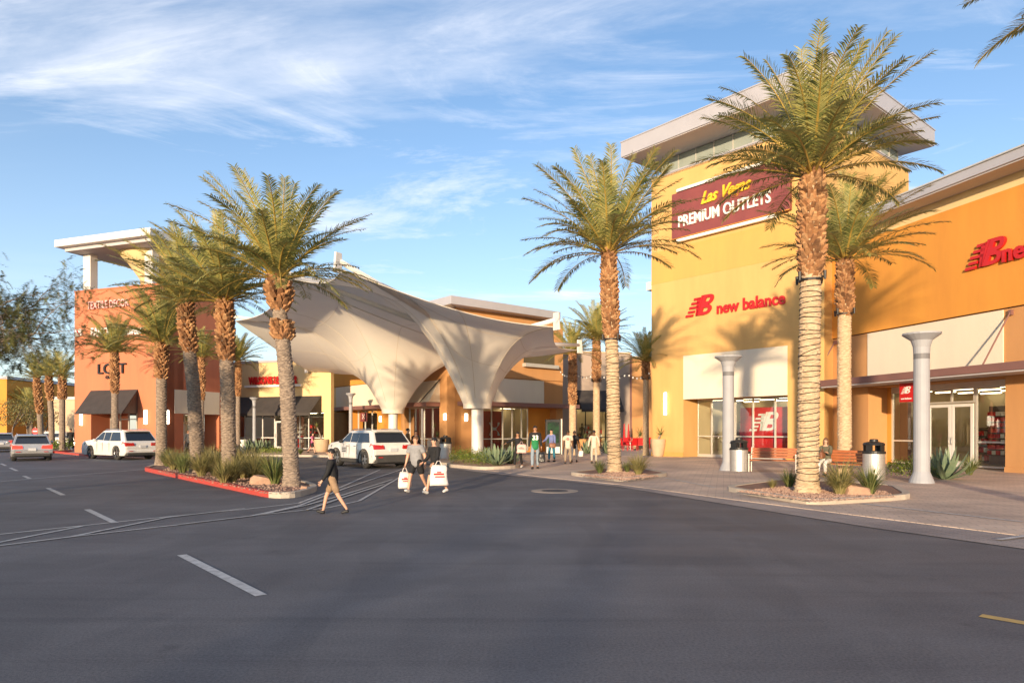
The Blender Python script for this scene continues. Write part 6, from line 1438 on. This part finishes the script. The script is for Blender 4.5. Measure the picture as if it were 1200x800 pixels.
person('person in black standing beside the brown jacketed person', 487, 541, 1.62, (.4, -1), skin='light', top=('black', 'long'), bottom=('black', 'long'))
p, hd, *_ = person('woman in black hoodie and leggings pointing left with a pink bag', 607, 548, 1.54, (-.4, -1), legs=((14, 6), (-14, 8)), arms=((55, 45, 10), (15, 10, 60)), skin='tan', hair=('black', 'bun'), top=('black', 'long'), bottom=('black', 'long'), shoes='shoe_w', base=.02)
bag('pink shopping bag with dark print hugged by the pointing woman', hd[1] + Vector((.08, -.1, .22)), .42, .36, .14, 'bag_pink', -.1, marks='black')
p, hd, mw, (O_, tl_, h_) = person('man in green basketball jersey over black sleeves and pale jeans', 627, 549.2, 1.79, (.05, -1), legs=((10, 6), (-6, 3)), arms=((6, 10, 8), (8, 9, 14)), skin='tan', top=('black', 'long'), bottom=('jeans', 'long'), vest='green', build=1.05, base=.02)
nm = bpy.data.curves.new('jersey_number', 'FONT'); nm.body = '33'; nm.size = .26; nm.extrude = .004; nm.offset = .008; nm.align_x = 'CENTER'; nm.align_y = 'CENTER'; nm.materials.append(M['white_sign']); no = bpy.data.objects.new('jersey_number', nm); C.objects.link(no); no.parent = p
cpos = O_ + tl_ * .19 * h_ + Vector((0, .130, 0)); no.matrix_basis = Matrix.Translation(cpos) @ Matrix(((-1, 0, 0, 0), (0, 0, 1, 0), (0, 1, 0, 0), (0, 0, 0, 1)))
bag('black plastic bag in the green jersey man\'s hand', hd[1], .30, .40, .16, 'bag_black')
p, hd, *_ = person('woman in blue top and teal trousers in front of the black kiosk', 646.5, 541, 1.66, (-.5, -1), legs=((8, 4), (-6, 4)), arms=((20, 28, 50), (5, 8, 20)), skin='light', hair=('black', 'bun'), top=('blue', 'long'), bottom=('teal', 'long'), base=.02)
bag('brown shoulder bag at the hip of the woman in blue', hd[1] + Vector((-.1, -.12, .32)), .34, .22, .1, 'bag_brown', name='shoulder_bag', cat='bag', grp=None)
p, hd, mw, (O_, tl_, h_) = person('person from behind in pale t-shirt with red back print and khaki trousers', 665.5, 543.5, 1.62, (.15, 1), skin='brown', top=('cream', 'short'), bottom=('taupe', 'long'), build=1.1, base=.02)
mk = MB(); mk.lathe([(.07, 0), (.055, .004)], 14); mo = mk.build('back_print', M['red_sign'], p); mo.location = O_ + tl_ * .21 * h_ + Vector((0, -.115, 0)); mo.rotation_euler = (PI / 2, 0, 0)
p, hd, *_ = person('person from behind in black t-shirt and white trousers with a small white bag', 673, 541.5, 1.58, (.2, 1), skin='brown', top=('black', 'short'), bottom=('white', 'long'), base=.02, arms=((4, 14, 8), (-6, 8, 12)))
bag('small white plastic bag carried by the black shirted person walking away', hd[0] + Vector((.06, 0, 0)), .24, .28, .14, 'bag_white')
person('person from behind in cream long sleeved shirt and light grey trousers', 696, 543, 1.62, (.1, 1), skin='brown', top=('cream', 'long'), bottom=('pale', 'long'), arms=((8, 16, 12), (-8, 16, 12)), base=.02)
sp_ = gp(756, 526.8)
person('seated person in white clothes and white cap next to the tall pot', 0, 0, 1.72, (-.9, -.6), legs=((85, 80), (80, 60)), arms=((25, 8, 55), (20, 8, 60)), skin='brown', top=('white', 'short'), bottom=('white', 'long'), shoes='shoe', seat=.46, loc=sp_, cap='white', lean=-6, base=.02)
rcx = copy_tree(rc); rcx.location = (sp_.x + .05, sp_.y + .03, .02); rcx.rotation_euler = (0, 0, math.atan2(-.6, -.9) + PI / 2); rcx['label'] = 'red chair under the seated person in white'
sw = Vector((b2p.x - .42, b2p.y - .02, .02))
p, hd, *_ = person('woman with long brown hair in olive top and white trousers sitting on the bench', 0, 0, 1.66, (-.85, -.75), legs=((78, 70), (84, 88)), arms=((35, 6, 70), (30, 6, 75)), skin='light', hair=('brown', 'long'), top=('olive', 'long'), bottom=('white', 'long'), seat=.465, loc=sw, lean=10, base=.02)
bag('small brown bag on the lap of the seated long haired woman', Vector((sw.x - .28, sw.y - .24, .98)), .26, .20, .14, 'bag_brown', .6, name='handbag', cat='bag', grp=None)
person('person in pink shirt and black shorts walking past the pale yellow shop', 366, 531.5, 1.5, (.9, -.2), legs=((24, 6), (-26, 20)), arms=((20, 8, 30), (-15, 8, 10)), skin='light', top=('pink', 'short'), bottom=('black', 'short'), base=.02)
person('person in dark clothes by the door of the terracotta shop', 221, 532, 1.68, (.3, -1), skin='tan', top=('charcoal', 'long'), bottom=('black', 'long'), base=.02)
person('person in black standing behind shrubs left of the terracotta shop', 83, 528, 1.75, (.5, -1), skin='tan', top=('black', 'long'), bottom=('black', 'long'), base=.02, build=1.15)
# ------------------------------------------------------------------ lettering becomes real mesh
bpy.context.view_layer.update()
dg = bpy.context.evaluated_depsgraph_get()
for o in [x for x in bpy.data.objects if x.type == 'FONT']:
    me = bpy.data.meshes.new_from_object(o.evaluated_get(dg)); n = bpy.data.objects.new('lettering', me); C.objects.link(n)
    n.parent = o.parent; n.matrix_basis = o.matrix_basis.copy()
    for ch in [c for c in bpy.data.objects if c.parent == o]: ch.parent = n
    bpy.data.objects.remove(o)
